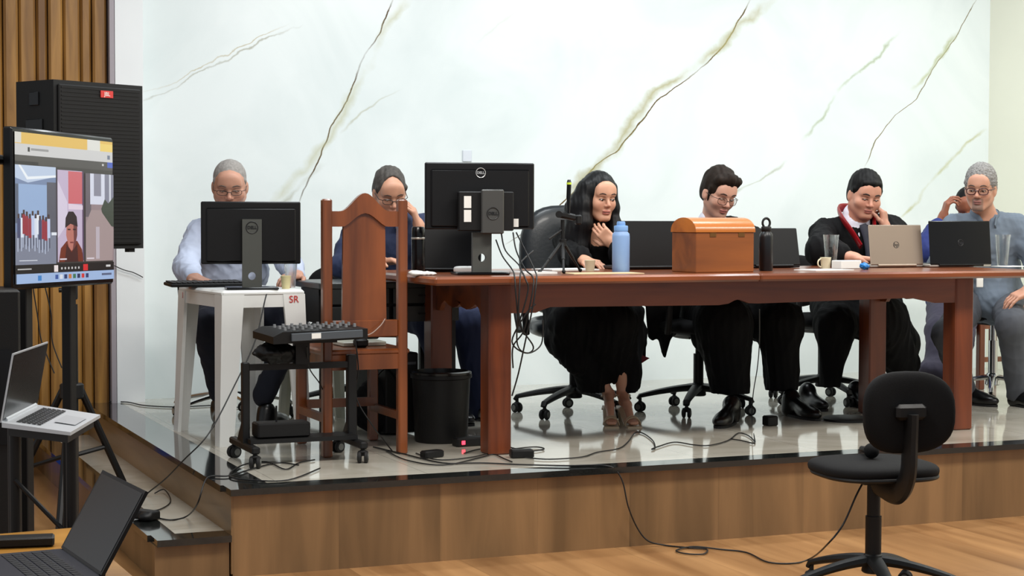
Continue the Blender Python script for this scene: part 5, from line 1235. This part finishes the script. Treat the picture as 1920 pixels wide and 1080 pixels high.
# plastic-wrapped thing under the mixer: dark pouch
S = Solid(); a = P(512, 660, .62); S.ell(a, (.085, .09, .035), k=.02); S.cone(a, P(570, 668, .62), .05, .03, k=.03); S.cone(P(478, 662, .6), P(500, 655, .62), .012, .02, k=.02)
tag(solid_obj('cable_pouch', S, .006, M_blk, None, amp=.006, freq=(60, 60, 60)), 'black cloth pouch hanging below the left side of the mixer', 'pouch')
# ------------------------------------------------------------ under the tables
q = onz(842, 835, HS); t = thing('waste_bin', 'tall black waste bin under the left end of the long table', 'bin', (q.x+.02, 1.05, HS))
b = MB(); b.lathe([(.001, .0), (.118, 0), (.122, .01), (.134, .29), (.142, .295), (.142, .31), (.134, .31), (.118, .02), (.001, .015)], n=36); b.build('bin_body', M_blk, t, smooth=45)
b = MB(); b.lathe([(.138, .31), (.140, .322), (.126, .326), (.124, .28)], n=36); b.build('bin_liner', mat('bin_bag', (14, 14, 15), .25), t)
q = P(798, 760, 1.28); t = thing('computer_tower', 'black computer case on the floor left of the waste bin', 'computer', (q.x-.12, 1.50, HS), .1)
b = MB(); b.box((0, 0, .20), (.17, .36, .38), b=.006); b.build('case', M_blk, t); b = MB(); b.box((.02, -.182, .34), (.10, .004, .012)); b.build('drive_slot', mat('slot_grey', (70, 72, 76), .4), t)
S = Solid(); a = P(718, 770, 1.42); a.z = HS+.11; S.ell(a, (.16, .10, .12), k=.04); S.ell(a+Vector((-.04, 0, .08)), (.08, .07, .09), k=.05); S.box((a.x, a.y, HS-.05), (.4, .4, .05), rd=.001, k=.005, op=-1)
t = thing('backpack', 'black backpack slumped on the floor behind the wooden chair', 'bag', (a.x, a.y, HS)); solid_obj('bag_body', S, .007, M_blkfab, t, amp=.008, freq=(40, 40, 40))
b = MB(); b.tube(smooth_path([a+Vector((-.08, -.08, .14)), a+Vector((-.02, -.11, .21)), a+Vector((.05, -.1, .12)), a+Vector((.03, -.11, -.02))], 6), .010, n=8, flat=.4); b.build('strap', M_blk, t, world=True)
def adapter(label, u, v, sx, sy, sz, rz=0, name='power_adapter', cat='power adapter'):
    q = onz(u, v, HS); t = thing(name, label, cat, (q.x, q.y, HS), rz); b = MB(); b.box((0, 0, sz/2), (sx, sy, sz), b=.006); b.build('adapter_case', M_blk, t); return t
adapter('black power brick on the stage floor behind the front-left table leg', 810, 858, .10, .05, .032, .3)
adapter('black power brick with pale top right of the front-left table leg', 978, 858, .10, .06, .036, -.2)
adapter('small black power brick below the young man\'s right shoe', 1444, 798, .06, .06, .05, .1)
t = adapter('black power strip with a red lit switch behind the front-left table leg', 893, 835, .22, .06, .04, .1, 'power_strip', 'power strip')
b = MB(); b.box((-.08, -.031, .02), (.018, .004, .018), b=.002); b.build('switch', mat('red_led', (200, 30, 40), .4, emit=(255, 50, 70), es=3), t)
q = onz(1590, 788, HS); tag(MB().lathe([(.001, 0), (.13, 0), (.13, .012), (.12, .016), (.001, .016)], (q.x, q.y, HS), n=30).build('foot_pedal', M_blk), 'flat round dark pad on the floor near the red-collared man\'s foot', 'pad')
# cream/brown wooden seat behind the stool at the table end
t = thing('wooden_chair', 'reddish wooden chair behind the swivel stool at the right', 'chair', (5.3, 2.35, HS))
for x in (-.2, .2):
    for y, h_ in ((-.2, .44), (.2, .95)): MB().box((x, y, h_/2), (.04, .04, h_), b=.004).build('leg', M_tleg, t)
MB().box((0, 0, .455), (.46, .46, .03), b=.006).build('seat', M_chair, t); MB().box((0, .2, .80), (.36, .022, .28), b=.004).build('backrest', M_chair, t)
MB().box((0, -.2, .40), (.36, .02, .07)).build('seat_frame', M_chair, t); MB().box((0, -.2, .18), (.36, .02, .03)).build('stretcher', M_chair, t)
# microphone ball on the empty front chair
q = P(1634, 856, FC.y+.02); t = thing('microphone', 'black round-headed microphone lying on the empty chair seat', 'microphone', (q.x, q.y, .505))
b = MB(); b.ell((0, 0, .028), (.028, .028, .028), n=20); b.build('microphone_head', M_blkfab, t); b = MB(); b.cyl((.008, .02, .024), (.06, .15, .014), .015, .011, n=14); b.build('microphone_handle', M_blk, t)
# ------------------------------------------------------------ left side: speaker, television, laptops
F0, F1, S1 = pd(100, 152, 7.25), pd(267, 165, 7.62), pd(30, 157, 7.40)
dF = (F1-F0); dF.z = 0; dF.normalize(); nF = Vector((dF.y, -dF.x, 0))
zt = 1.933; hb = .70; f0 = Vector((F0.x, F0.y, 0)); f1 = Vector((F1.x, F1.y, 0)); s1 = Vector((S1.x, S1.y, 0)); s2 = f1+(s1-f0)*.9-dF*.22-nF*.0
s2 = s1+dF*((f1-f0).length*.62)
t = thing('loudspeaker', 'large black loudspeaker with red badge on a stand behind the television', 'speaker', ((f0.x+f1.x+s1.x+s2.x)/4, (f0.y+f1.y+s1.y+s2.y)/4, zt-hb))
b = MB(); b.prism([(v.x, v.y) for v in (f0, f1, s2, s1)], (0, 0, zt-hb), (1, 0, 0), (0, 1, 0), (0, 0, hb)); b.build('cabinet', mat('speaker_cabinet', (20, 21, 22), .6, spec=.3, bump=.2, bs=600), t, world=True, smooth=0)
g = mat('speaker_grille', (10, 10, 11), .6, spec=.3)
b = MB(); fc = (f0+f1)/2; Rf = Matrix((dF, -nF, Z_)).transposed(); wF = (f1-f0).length
b.box(fc+Z_*(zt-hb/2)+nF*.006, (wF-.035, .012, hb-.035), Rf, b=.004)
k = 0
while k < 40:
    b.box(fc+Z_*(zt-hb+.03+k*(hb-.06)/39)+nF*.0125, (wF-.06, .003, .006), Rf); k += 1
b.build('grille', g, t, world=True, smooth=0)
bc = f0.lerp(f1, .56)+Z_*(zt-.048)+nF*.016; b = MB(); b.box(bc, (.066, .004, .030), Rf, b=.001); b.build('badge', mat('badge_red', (198, 44, 40), .4), t, world=True)
text_part('badge_letters', 'JBL', .024, bc+nF*.0028, dF, Z_, M_paper, t, .0004)
ds = (s1-f0).normalized(); ns = Vector((-ds.y, ds.x, 0)); ns = ns if ns.dot(T_) > 0 else -ns; Rs = Matrix((ds, ns, Z_)).transposed(); sc_ = (f0+s1)/2
b = MB(); b.box(sc_+Z_*(zt-.075)+ns*.003, (.06, .006, .055), Rs, b=.002); b.build('handle_recess', M_blk2, t, world=True)
b = MB(); b.box(sc_+Z_*(zt-.21)+ns*.003, (.11, .006, .10), Rs, b=.002); b.build('rear_panel', M_blk2, t, world=True)
b = MB(); b.box((f1+Z_*(zt-hb-.008))-dF*.05-nF*.03, (.03, .03, .016), Rf); b.build('foot', M_rubber, t, world=True)
# tripod stand
tc = pd(133, 540, 7.45); tx, ty = tc.x, tc.y
t = thing('speaker_stand', 'black tripod stand carrying the loudspeaker beside the stage steps', 'stand', (tx, ty, 0))
b = MB(); b.cyl((tx, ty, .35), (tx, ty, 1.0), .027, n=18); b.cyl((tx, ty, .95), (tx, ty, zt-hb), .0175, n=18); b.cyl((tx, ty, 1.02), (tx, ty, 1.10), .028, n=18, ch=.004); b.build('pole', M_steel, t, world=True)
b = MB(); b.cyl((tx, ty, .60), (tx, ty, .665), .05, n=18, ch=.006); b.tube([(tx-.05, ty, 1.06), (tx-.02, ty, 1.06)], .01, n=8); b.build('collar', M_blk, t, world=True)
b = MB(); b.cyl((tx, ty, .80), (tx, ty, .825), .0225, n=18); b.build('stand_label', M_silver, t, world=True)
for a, zf in ((.35, SH), (2.5, 0), (4.4, 0)):
    d_ = Vector((math.cos(a), math.sin(a), 0)); R0 = .38 if zf == 0 else .27; foot = Vector((tx, ty, zf+.012))+d_*R0
    b = MB(); b.tube([Vector((tx, ty, .64))+d_*.04, foot.lerp(Vector((tx, ty, .64)), .1)], .016, n=8); b.tube([Vector((tx, ty, .36))+d_*.02, foot.lerp(Vector((tx, ty, .64))+d_*.04, .45)], .010, n=8); b.ell(foot+Z_*.005, (.02, .02, .016)); b.build('leg', M_steel, t, world=True)
# television
DL, DR = 5.72, 6.45
A, Bq, Cq, Dq = pd(26, 238, DL), pd(215, 258, DR), pd(213, 533, DR), pd(22, 543, DL)
ex = (Bq-A+Cq-Dq)/2; W_ = ex.length; ex.normalize(); ey = ((Dq-A)+(Cq-Bq))/2; ey = ey-ex*ey.dot(ex); H_ = ey.length; ey.normalize(); nT = ey.cross(ex); nT = nT if nT.dot(T_) > 0 else -nT
ctr = (A+Bq+Cq+Dq)/4; O = ctr-ex*W_/2-ey*H_/2
t = thing('television', 'television on a stand showing a video call with three tiles', 'television', (ctr.x, ctr.y, 0))
Rt = Matrix((ex, ey, nT)).transposed()
b = MB(); b.box(ctr-nT*.02, (W_, H_, .035), Rt, b=.006); b.box(ctr-nT*.05, (W_*.6, H_*.5, .04), Rt, b=.01); b.build('television_case', M_blk2, t, world=True)
cols = {}
def em(rgb, s=1.):
    k_ = 'screen_%d_%d_%d' % rgb
    return mat(k_, tuple(int(x*.3) for x in rgb), .3, emit=rgb, es=s*.62)
b = MB(); mats = []; lay = [0]
def rect(s0, t0, s1, t1, rgb, poly=None, z=None):
    mm = em(rgb)
    if mm not in mats: mats.append(mm)
    lay[0] += 1; zz = .0006+.00004*lay[0]; mx, my0, my1 = .018, .030, .035
    f_ = lambda s, tt: O+ex*(W_*(mx+s*(1-2*mx)))+ey*(H_*(my0+tt*(1-my0-my1)))+nT*zz
    pts = poly or [(s0, t0), (s0, t1), (s1, t1), (s1, t0)]
    b.add([f_(*p_) for p_ in pts], [tuple(range(len(pts)))], mats.index(mm))
rect(0, 0, 1, 1, (60, 58, 56)); rect(0, 0, 1, .075, (226, 186, 92)); rect(0, 0, .06, .07, (216, 214, 206)); rect(.72, .0, .86, .075, (222, 222, 216)); rect(.86, .02, 1, .075, (236, 206, 110))
rect(0, .075, 1, .15, (206, 206, 206)); rect(.12, .095, .14, .125, (50, 50, 50)); rect(.15, .10, .32, .115, (150, 150, 150)); rect(.94, .10, .97, .13, (110, 120, 140))
rect(0, .15, 1, .21, (78, 76, 74)); rect(0, .19, .22, .21, (40, 40, 42)); rect(.94, .15, 1, .19, (70, 96, 190)); rect(.88, .165, .90, .18, (200, 200, 200))
rect(0, .215, .39, .875, (120, 138, 172)); rect(0, 0, 0, 0, (190, 206, 230), [(.0, .215), (.0, .30), (.12, .33), (.39, .28), (.39, .215)]); rect(0, 0, 0, 0, (238, 244, 250), [(.05, .215), (.12, .29), (.39, .27), (.39, .285), (.11, .31), (.03, .215)])
rect(.03, .34, .30, .57, (150, 176, 214)); rect(.30, .32, .39, .68, (90, 92, 104)); rect(.0, .34, .03, .6, (90, 100, 120)); rect(.0, .66, .39, .875, (126, 132, 150))
rnd = random.Random(3)
for i in range(12):
    s = .02+.025*i+rnd.uniform(-.006, .006); tt = .56+rnd.uniform(-.02, .03); c_ = rnd.choice([(216, 224, 240), (190, 204, 236), (70, 76, 110), (150, 50, 64), (230, 236, 246)])
    rect(s, tt, s+.028, tt+.13, c_); rect(s+.004, tt-.03, s+.022, tt, (70, 50, 50)); rect(s+.002, tt+.13, s+.008, tt+.22, (200, 212, 236)); rect(s+.02, tt+.13, s+.026, tt+.2, (60, 60, 80))
rect(.34, .66, .39, .68, (230, 236, 244)); rect(.03, .845, .2, .85, (220, 226, 236)); 
rect(.40, .23, .67, .865, (196, 180, 206)); rect(.51, .235, .67, .46, (206, 104, 112)); rect(0, 0, 0, 0, (216, 206, 226), [(.40, .3), (.40, .7), (.5, .6), (.5, .45)]); rect(.655, .23, .67, .86, (90, 70, 100)); rect(0, 0, 0, 0, (226, 210, 226), [(.51, .46), (.51, .50), (.66, .50), (.66, .47)])
rect(0, 0, 0, 0, (112, 44, 26), [(.41, .865), (.43, .77), (.49, .72), (.60, .72), (.65, .78), (.665, .865)]); rect(0, 0, 0, 0, (64, 26, 26), [(.47, .865), (.49, .74), (.54, .80), (.60, .74), (.61, .865)])
rect(0, 0, 0, 0, (186, 116, 104), [(.49, .60), (.485, .68), (.51, .76), (.54, .79), (.575, .76), (.60, .68), (.60, .60)]); rect(0, 0, 0, 0, (110, 60, 60), [(.56, .60), (.565, .72), (.55, .79), (.575, .76), (.60, .68), (.60, .60)])
rect(0, 0, 0, 0, (40, 28, 34), [(.475, .63), (.48, .56), (.51, .515), (.56, .515), (.595, .55), (.605, .62), (.53, .60)]); rect(.50, .635, .53, .645, (60, 34, 34)); rect(.555, .635, .585, .645, (50, 30, 30)); rect(.525, .725, .56, .735, (120, 50, 52))
rect(.42, .84, .49, .85, (220, 210, 220))
rect(.69, .24, 1, .865, (150, 132, 136)); rect(.69, .24, .75, .55, (104, 96, 104)); rect(.74, .24, .90, .46, (216, 220, 236)); rect(.78, .24, .86, .40, (140, 140, 156)); rect(.90, .24, 1, .45, (130, 132, 150)); rect(.95, .24, .97, .46, (210, 214, 226))
rect(0, 0, 0, 0, (62, 72, 62), [(.86, .49), (.90, .42), (.94, .45), (1, .40), (1, .62), (.90, .60)]); rect(0, 0, 0, 0, (164, 146, 146), [(.69, .6), (.69, .865), (.98, .865), (1, .64), (.85, .5), (.75, .5)]); rect(.80, .62, .84, .85, (188, 178, 188)); rect(.70, .84, .78, .85, (220, 210, 220))
rect(0, .875, 1, .935, (22, 22, 24)); rect(.36, .885, .40, .93, (236, 226, 226)); rect(.66, .885, .71, .93, (214, 42, 48))
for i in range(6): rect(.43+.035*i, .90, .445+.035*i, .915, (200, 200, 200))
rect(.01, .90, .14, .908, (190, 190, 190)); rect(.91, .895, .96, .91, (210, 210, 210))
rect(0, .935, 1, 1, (160, 186, 226)); rect(.20, .95, .235, .985, (60, 130, 200))
for i, c_ in enumerate([(60, 90, 160), (220, 226, 236), (40, 60, 110), (200, 120, 60), (60, 120, 90), (40, 50, 90), (210, 60, 60), (50, 60, 110)]): rect(.37+.045*i, .95, .40+.045*i, .98, c_)
rect(.86, .955, .97, .97, (90, 100, 130))
b.build('screen', mats, t, world=True, smooth=0)
q = ctr-nT*.075
t = thing('television_stand', 'black television floor stand with two uprights and side arm', 'stand', (q.x, q.y, 0))
for s in (-1, 1):
    c_ = q+ex*(.0+s*.16)*1; b = MB(); b.box((c_.x, c_.y, (ctr.z+.1)/2+.04), (.045, .035, ctr.z+.02), Matrix((ex, nT, Z_)).transposed(), b=.003); b.build('upright', M_steel, t, world=True)
    b = MB(); e0 = Vector((c_.x, c_.y, .05)); b.box(e0, (.05, .6, .04), Matrix((ex, nT, Z_)).transposed(), b=.004); b.build('foot_rail', M_steel, t, world=True)
b = MB(); b.tube([q-ex*.16+Z_*.16, q-ex*.52+Z_*.16], .016, n=8); b.build('side_arm', M_steel, t, world=True)
b = MB(); b.box(q-Z_*0, (.42, .25, .02), Rt); b.build('mount_plate', M_steel, t, world=True)
# dark equipment case at the left edge
q = pd(2, 650, 6.0); t = thing('equipment_rack', 'tall black equipment case at the far left edge', 'case', (q.x-.12, q.y-.30, 0)); b = MB(); b.box((0, 0, .57), (.26, .3, 1.14), b=.008); b.build('case_body', M_blk, t); b = MB(); b.box((.0, -.153, .8), (.2, .006, .3)); b.build('front_panel', M_blk2, t)
# silver laptop on its stand
ZL = .865; fz = (CZ-ZL)/(CZ-.75)
c1, c2, c3, c4 = [CAM+(Vector(v)-CAM)*fz for v in ((-.973, -1.141, .75), (-.807, -.669, .75), (-.658, -.992, .75), (-.813, -1.413, .75))]
hx = (c2-c1); hx.z = 0; wl_ = hx.length; hx.normalize(); bx = Vector((hx.y, -hx.x, 0)); dl_ = ((c4-c1).dot(bx)+(c3-c2).dot(bx))/2; skew = (c4-c1).dot(hx)
t = thing('laptop', 'open silver laptop with black keys on a tall stand at the left', 'laptop', ((c1.x+c3.x)/2, (c1.y+c3.y)/2, ZL))
def LPt(s, d_, z): return c1+(c2-c1)*s+(c4-c1).lerp(c3-c2, s)*d_+Z_*(z)
b = MB(); zt_ = .006; b.add([LPt(0, 0, -.006), LPt(1, 0, -.006), LPt(1, 1, -.006), LPt(0, 1, -.006), LPt(0, 0, zt_), LPt(1, 0, zt_), LPt(1, 1, zt_-.004), LPt(0, 1, zt_-.004)], [(0, 1, 2, 3), (7, 6, 5, 4), (0, 4, 5, 1), (1, 5, 6, 2), (2, 6, 7, 3), (3, 7, 4, 0)]); kd = b.build('keyboard_deck', M_silver2 if False else mat('laptop_silver', (206, 210, 214), .35, .3), t, world=True, smooth=0)
b = MB()
for j in range(5):
    for i in range(13):
        s = .10+.80*i/13; d_ = .16+.075*j; zz = .007; b.add([LPt(s, d_, zz), LPt(s+.052, d_, zz), LPt(s+.052, d_+.062, zz-.001), LPt(s, d_+.062, zz-.001)], [(3, 2, 1, 0)])
k_ = b.build('keys', M_blk, t, world=True, smooth=0); k_.parent = kd
b = MB(); b.add([LPt(.30, .62, .0065), LPt(.68, .62, .0065), LPt(.68, .93, .0045), LPt(.30, .93, .0045)], [(3, 2, 1, 0)]); k_ = b.build('touchpad', mat('touchpad', (184, 188, 192), .3), t, world=True, smooth=0); k_.parent = kd
lt1 = P(22, 663, c1.y+.0); lv = Vector((bx.x*.03, bx.y*.03, 0))+Z_*.168
b = MB(); o_ = [c1, c2, c2+lv, c1+lv]; b.add([v+Z_*.006 for v in o_]+[v+Z_*.006-bx*.004 for v in o_], [(3, 2, 1, 0), (4, 5, 6, 7), (0, 1, 5, 4), (1, 2, 6, 5), (2, 3, 7, 6), (3, 0, 4, 7)]); b.build('lid', mat('laptop_silver', (206, 210, 214), .35, .3), t, world=True, smooth=0)
b = MB(); i0, i1, j0, j1 = .012, .988, .02, .975; pt = lambda s, r_: c1+(c2-c1)*s+lv*r_+Z_*.006+bx*.0012; b.add([pt(i0, j0), pt(i1, j0), pt(i1, j1), pt(i0, j1)], [(3, 2, 1, 0)]); b.build('screen', M_screenoff, t, world=True, smooth=0)
b = MB(); b.cyl(c1.lerp(c2, .08)+Z_*.008, c1.lerp(c2, .92)+Z_*.008, .007, n=12); b.build('hinge', mat('laptop_silver', (206, 210, 214), .35, .3), t, world=True)
ls = thing('laptop_stand', 'tall black metal stand under the silver laptop', 'stand', ((c1.x+c3.x)/2, (c1.y+c3.y)/2, 0))
cc = (c1+c2+c3+c4)/4; b = MB(); 
b.add([cc+(v-cc)*.86+Z_*(-.007) for v in (c1, c2, c3, c4)]+[cc+(v-cc)*.86+Z_*(-.028) for v in (c1, c2, c3, c4)], [(3, 2, 1, 0), (4, 5, 6, 7), (0, 1, 5, 4), (1, 2, 6, 5), (2, 3, 7, 6), (3, 0, 4, 7)]); b.build('tray', M_steel, ls, world=True, smooth=0)
for u_, D_ in ((28, 4.34), (134, 4.34), (24, 4.75), (137, 4.72)):
    a = pd(u_, 820, D_); b = MB(); b.cyl((a.x, a.y, ZL-.03), (a.x, a.y, 0), .014, n=12); b.build('leg', M_steel, ls, world=True)
a, a2 = pd(28, 900, 4.33), pd(134, 1010, 4.33); b = MB(); b.cyl(a, a2, .006, n=8); b.build('brace', M_steel, ls, world=True)
# blue box on the floor by the steps
q = onz(52, 897, 0); t = thing('blue_box', 'blue metal box on the floor beside the stage steps', 'box', (q.x-.06, q.y+.12, 0)); b = MB(); b.box((0, 0, .125), (.18, .14, .25), b=.004); b.build('box_body', mat('box_blue', (24, 74, 178), .4), t); b = MB(); b.ell((-.03, -.074, .05), (.009, .006, .009)); b.build('latch', M_silver, t)
# black laptop in the foreground
ZB = .65; h1_, h2_ = onz(122, 1041, ZB), onz(193, 1091, ZB); hx = (h2_-h1_); wB = hx.length; hx.normalize(); bx = Vector((hx.y, -hx.x, 0)); bx = bx if bx.dot(R_) < 0 else -bx
t = thing('laptop', 'open black laptop in the lower left foreground', 'laptop', ((h1_+h2_)/2+bx*.1))
o0 = h1_-hx*.01; o1 = h2_+hx*.01
def bx_part(nm, p0, p1, v, th, m_, par=None):
    b = MB(); n_ = (p1-p0).cross(v).normalized()*th; o_ = [p0, p1, p1+v, p0+v]; b.add([x for x in o_]+[x+n_ for x in o_], [(0, 1, 2, 3), (7, 6, 5, 4), (0, 4, 5, 1), (1, 5, 6, 2), (2, 6, 7, 3), (3, 7, 4, 0)])
    b.f = [f for f in b.f]; o = b.build(nm, m_, t, world=True, smooth=0)
    if par: o.parent = par
    return o
kd = bx_part('keyboard_deck', o0+Z_*-.001, o1+Z_*-.001, bx*.235, .014*(1 if (o1-o0).cross(bx).z > 0 else -1), mat('laptop_slate', (40, 42, 54), .4))
b = MB(); L_ = o1-o0
for j in range(5):
    for i in range(14):
        p_ = o0+L_*(.05+.065*i)+bx*(.035+.021*j)+Z_*.0145; e1 = L_*.055; e2 = bx*.017; fcs = [(0, 1, 2, 3)]; b.add([p_, p_+e1, p_+e1+e2, p_+e2], fcs)
k_ = b.build('keys', mat('key_slate', (26, 27, 34), .5), t, world=True, smooth=0); k_.parent = kd
top = pd(204, 897, (h1_-CAM).dot(CF)+.02); lv = top-h1_; lv = lv-hx*lv.dot(hx)
bx_part('lid', o0+Z_*.012, o1+Z_*.012, lv, .007, M_lap); sc1 = o0+Z_*.012+L_*.03+lv*.03
nn = L_.cross(lv).normalized(); sgn = 1 if nn.dot(bx) > 0 else -1
b = MB(); q0 = sc1+nn*sgn*.0078; b.add([q0, q0+L_*.94, q0+L_*.94+lv*.93, q0+lv*.93], [(0, 1, 2, 3)]); b.build('screen', M_screenoff, t, world=True, smooth=0)
b = MB(); b.cyl(o0+L_*.05+Z_*.012, o0+L_*.95+Z_*.012, .007, n=10); b.build('hinge', M_lap, t, world=True)
# desk under it
ZD = ZB-.012
dp = [onz(-60, 1006, ZD), onz(142, 989, ZD), onz(262, 1092, ZD), onz(235, 1150, ZD), onz(-80, 1180, ZD)]
t = thing('small_desk', 'small wooden desk with dark frame in the lower left foreground', 'desk', (dp[2].x-.2, dp[2].y, 0))
b = MB(); b.prism([(v.x, v.y) for v in dp], (0, 0, ZD-.022), (1, 0, 0), (0, 1, 0), (0, 0, .022)); b.build('desktop', wood_mat('desk_wood', (176, 120, 44), (214, 156, 70), axis=0, rough=.35, scale=8), t, world=True, smooth=0)
for v in (dp[0]+R_*.05, dp[1]-R_*.03-T_*0, dp[2]-R_*.03, dp[4]):
    b = MB(); b.box((v.x, v.y, (ZD-.022)/2), (.03, .03, ZD-.022)); b.build('leg', M_steel, t, world=True)
s0, s1_ = onz(-30, 1030, ZD), onz(122, 1024, ZD)
b = MB(); b.box((s0.lerp(s1_, .35))-T_*.02+Z_*.012, (.17, .05, .022), rotz(math.atan2((s1_-s0).y, (s1_-s0).x)), b=.004); tag(b.build('laptop_sleeve', M_blk), 'flat black case lying on the small desk behind the foreground laptop', 'case')
# ------------------------------------------------------------ cables
def cable(label, pts, r=.0032, sm=6, m_=M_cable, group=None):
    return tag(MB().tube(smooth_path(pts, sm), r, n=6).build('cable', m_, smooth=80), label, 'cable', group)
G = lambda u, v, z=.006: onz(u, v, HS+z)
cable('black cable hanging from the plastic table down over the stage edge to the step', [P(500, 552, 1.2), P(497, 562, 1.14), P(478, 640, 1.02), P(440, 722, .86), P(392, 812, .62), G(345, 862, .03), onz(310, 898, SH+.10), onz(280, 922, SH+.02), onz(272, 930, SH+.005)])
cable('black cable running along the stage floor by the back wall', [onz(205, 753, HS+.006), G(240, 754), G(270, 760), G(330, 763), G(420, 760), G(470, 770)])
cable('black cable curling from the cart over the stage corner to the step', [G(560, 872), G(520, 868), G(470, 880), G(430, 892), G(396, 893), P(383, 905, .18), P(370, 945, .16), onz(350, 968, SH+.01), onz(318, 975, SH+.006), onz(285, 968, SH+.006)])
cable('thin black cable looping on the lower step', [onz(290, 925, SH+.006), onz(308, 918, SH+.02), onz(320, 940, SH+.006), onz(300, 955, SH+.006), onz(278, 958, SH+.006)], .0028)
cable('black cable lying in curves left of the cart', [G(600, 878), G(540, 900), G(470, 900), G(430, 892), G(455, 872), G(500, 866), G(535, 880), G(560, 868), G(590, 862)], .003)
cable('long black cable dropping from the stage edge to the microphone on the empty chair', [G(700, 838), G(760, 852), G(830, 868), G(900, 868), G(975, 871), G(1060, 873), G(1110, 872), onz(1140, 874, HS+.006), P(1155, 882, -.02), P(1168, 905, -.03), P(1178, 950, -.04), P(1195, 990, -.03), P(1215, 1014, -.04), onz(1245, 1022, .005), onz(1290, 1027, .005), onz(1325, 1030, .006), onz(1318, 1039, .006), onz(1285, 1038, .006), onz(1268, 1032, .006), onz(1300, 1025, .008), onz(1350, 1030, .005), onz(1400, 1036, .005), onz(1440, 1054, .005), onz(1490, 1056, .005), onz(1522, 1046, .02), P(1550, 1022, FC.y+.02), P(1580, 985, FC.y+.0), P(1605, 930, FC.y+.0), P(1618, 905, FC.y+.0)], .0034)
cable('black cable running from the power brick past the woman\'s sandals to the right', [G(985, 858), G(1030, 861), G(1090, 857), G(1120, 848), G(1160, 841), G(1178, 828), G(1190, 812), G(1205, 812), G(1224, 826), G(1228, 840), G(1222, 842), G(1235, 837), G(1265, 829), G(1300, 834), G(1330, 835), G(1365, 826), G(1385, 812), G(1405, 818), G(1415, 831), G(1390, 826), G(1370, 823)], .003)
cable('thin black cable hanging from the table joint between the young man\'s legs', [P(1424, 580, .46), P(1424, 640, .62), P(1420, 690, .9), P(1412, 740, 1.1), G(1410, 790), G(1416, 828)], .0025)
cable('black cable on the stage floor behind the front-left table leg', [G(780, 850), G(820, 862), G(880, 858), G(940, 845), G(1000, 838), G(1020, 842), G(985, 846), G(950, 838), G(900, 842), G(870, 850)], .003)
cable('black cable coiled left of the front-left table leg', [G(720, 842), G(760, 862), G(830, 872), G(900, 858), G(925, 852), G(945, 860), G(960, 866)], .003)
hb_ = [
 [P(962, 436, .60), P(968, 470, .55), P(985, 505, .45), P(1000, 522, .36), P(996, 560, .34), P(982, 620, .36), P(962, 650, .40), P(962, 690, .42)],
 [P(940, 438, .60), P(948, 470, .52), P(975, 500, .46), P(975, 521, .36), P(972, 580, .34), P(970, 645, .38), P(990, 662, .40), P(1015, 645, .42), P(1018, 600, .42)],
 [P(968, 436, .60), P(990, 480, .5), P(1004, 510, .44), P(1006, 524, .36), P(1000, 570, .34), P(985, 640, .36), P(972, 700, .40), P(960, 742, .44)],
 [P(930, 450, .60), P(942, 480, .52), P(960, 505, .46), P(965, 520, .36), P(968, 560, .34), P(975, 610, .36), P(1000, 650, .42), P(985, 662, .44), P(960, 640, .42), P(985, 590, .40), P(1004, 570, .40)],
 [P(1000, 470, .60), P(975, 495, .5), P(985, 522, .36), P(990, 545, .34), P(975, 600, .35), P(965, 625, .37)]]
for k, (pts, lb) in enumerate(zip(hb_, ('black cable falling from the big monitor to below the table near its leg', 'black cable making a wide loop right of the front-left table leg', 'longest black cable hanging right of the front-left table leg', 'black cable crossing itself in a knot below the table edge', 'short black cable draped over the table edge beneath the big monitor'))):
    cable(lb, pts, .0034)
cable('short black cable on the pale pilaster right of the loudspeaker', [P(214, 498, YD-.13), P(232, 506, YD-.13), P(250, 511, YD-.13), P(268, 520, YD-.13)], .003)
cable('thin black cable hanging behind the speaker stand, left one', [pd(62, 540, 7.8), pd(70, 590, 7.8), pd(78, 640, 7.8), pd(102, 700, 7.8)], .003)
cable('thin black cable hanging behind the speaker stand, right one', [pd(85, 540, 7.8), pd(96, 590, 7.8), pd(98, 640, 7.8), pd(116, 690, 7.8)], .003)
cable('thin pale cable hanging over the back rail of the carved chair', [P(640, 615, .66), P(655, 627, .66), P(690, 628, .66), P(712, 612, .67), P(722, 598, .69)], .0025, m_=mat('cable_pale', (170, 150, 140), .5))
cable('black cable hanging below the mixer between the chair legs', [P(575, 650, .55), P(580, 690, .60), P(600, 720, .66), P(610, 745, .8)], .0028)
cable('black cable hanging from the chair seat to the floor', [P(665, 630, .68), P(672, 690, .66), P(668, 745, .68), P(700, 800, .66), G(735, 845)], .003)
S = Solid(); q = onz(275, 965, SH+.02); S.box(q, (.03, .05, .018), rotz(.6), rd=.008); S.ell(q+Vector((-.01, -.035, -.002)), (.03, .03, .018), k=.01)
tag(solid_obj('power_plug', S, .004, M_blk, None), 'black plug and adapter lying on the edge of the lower step', 'plug')
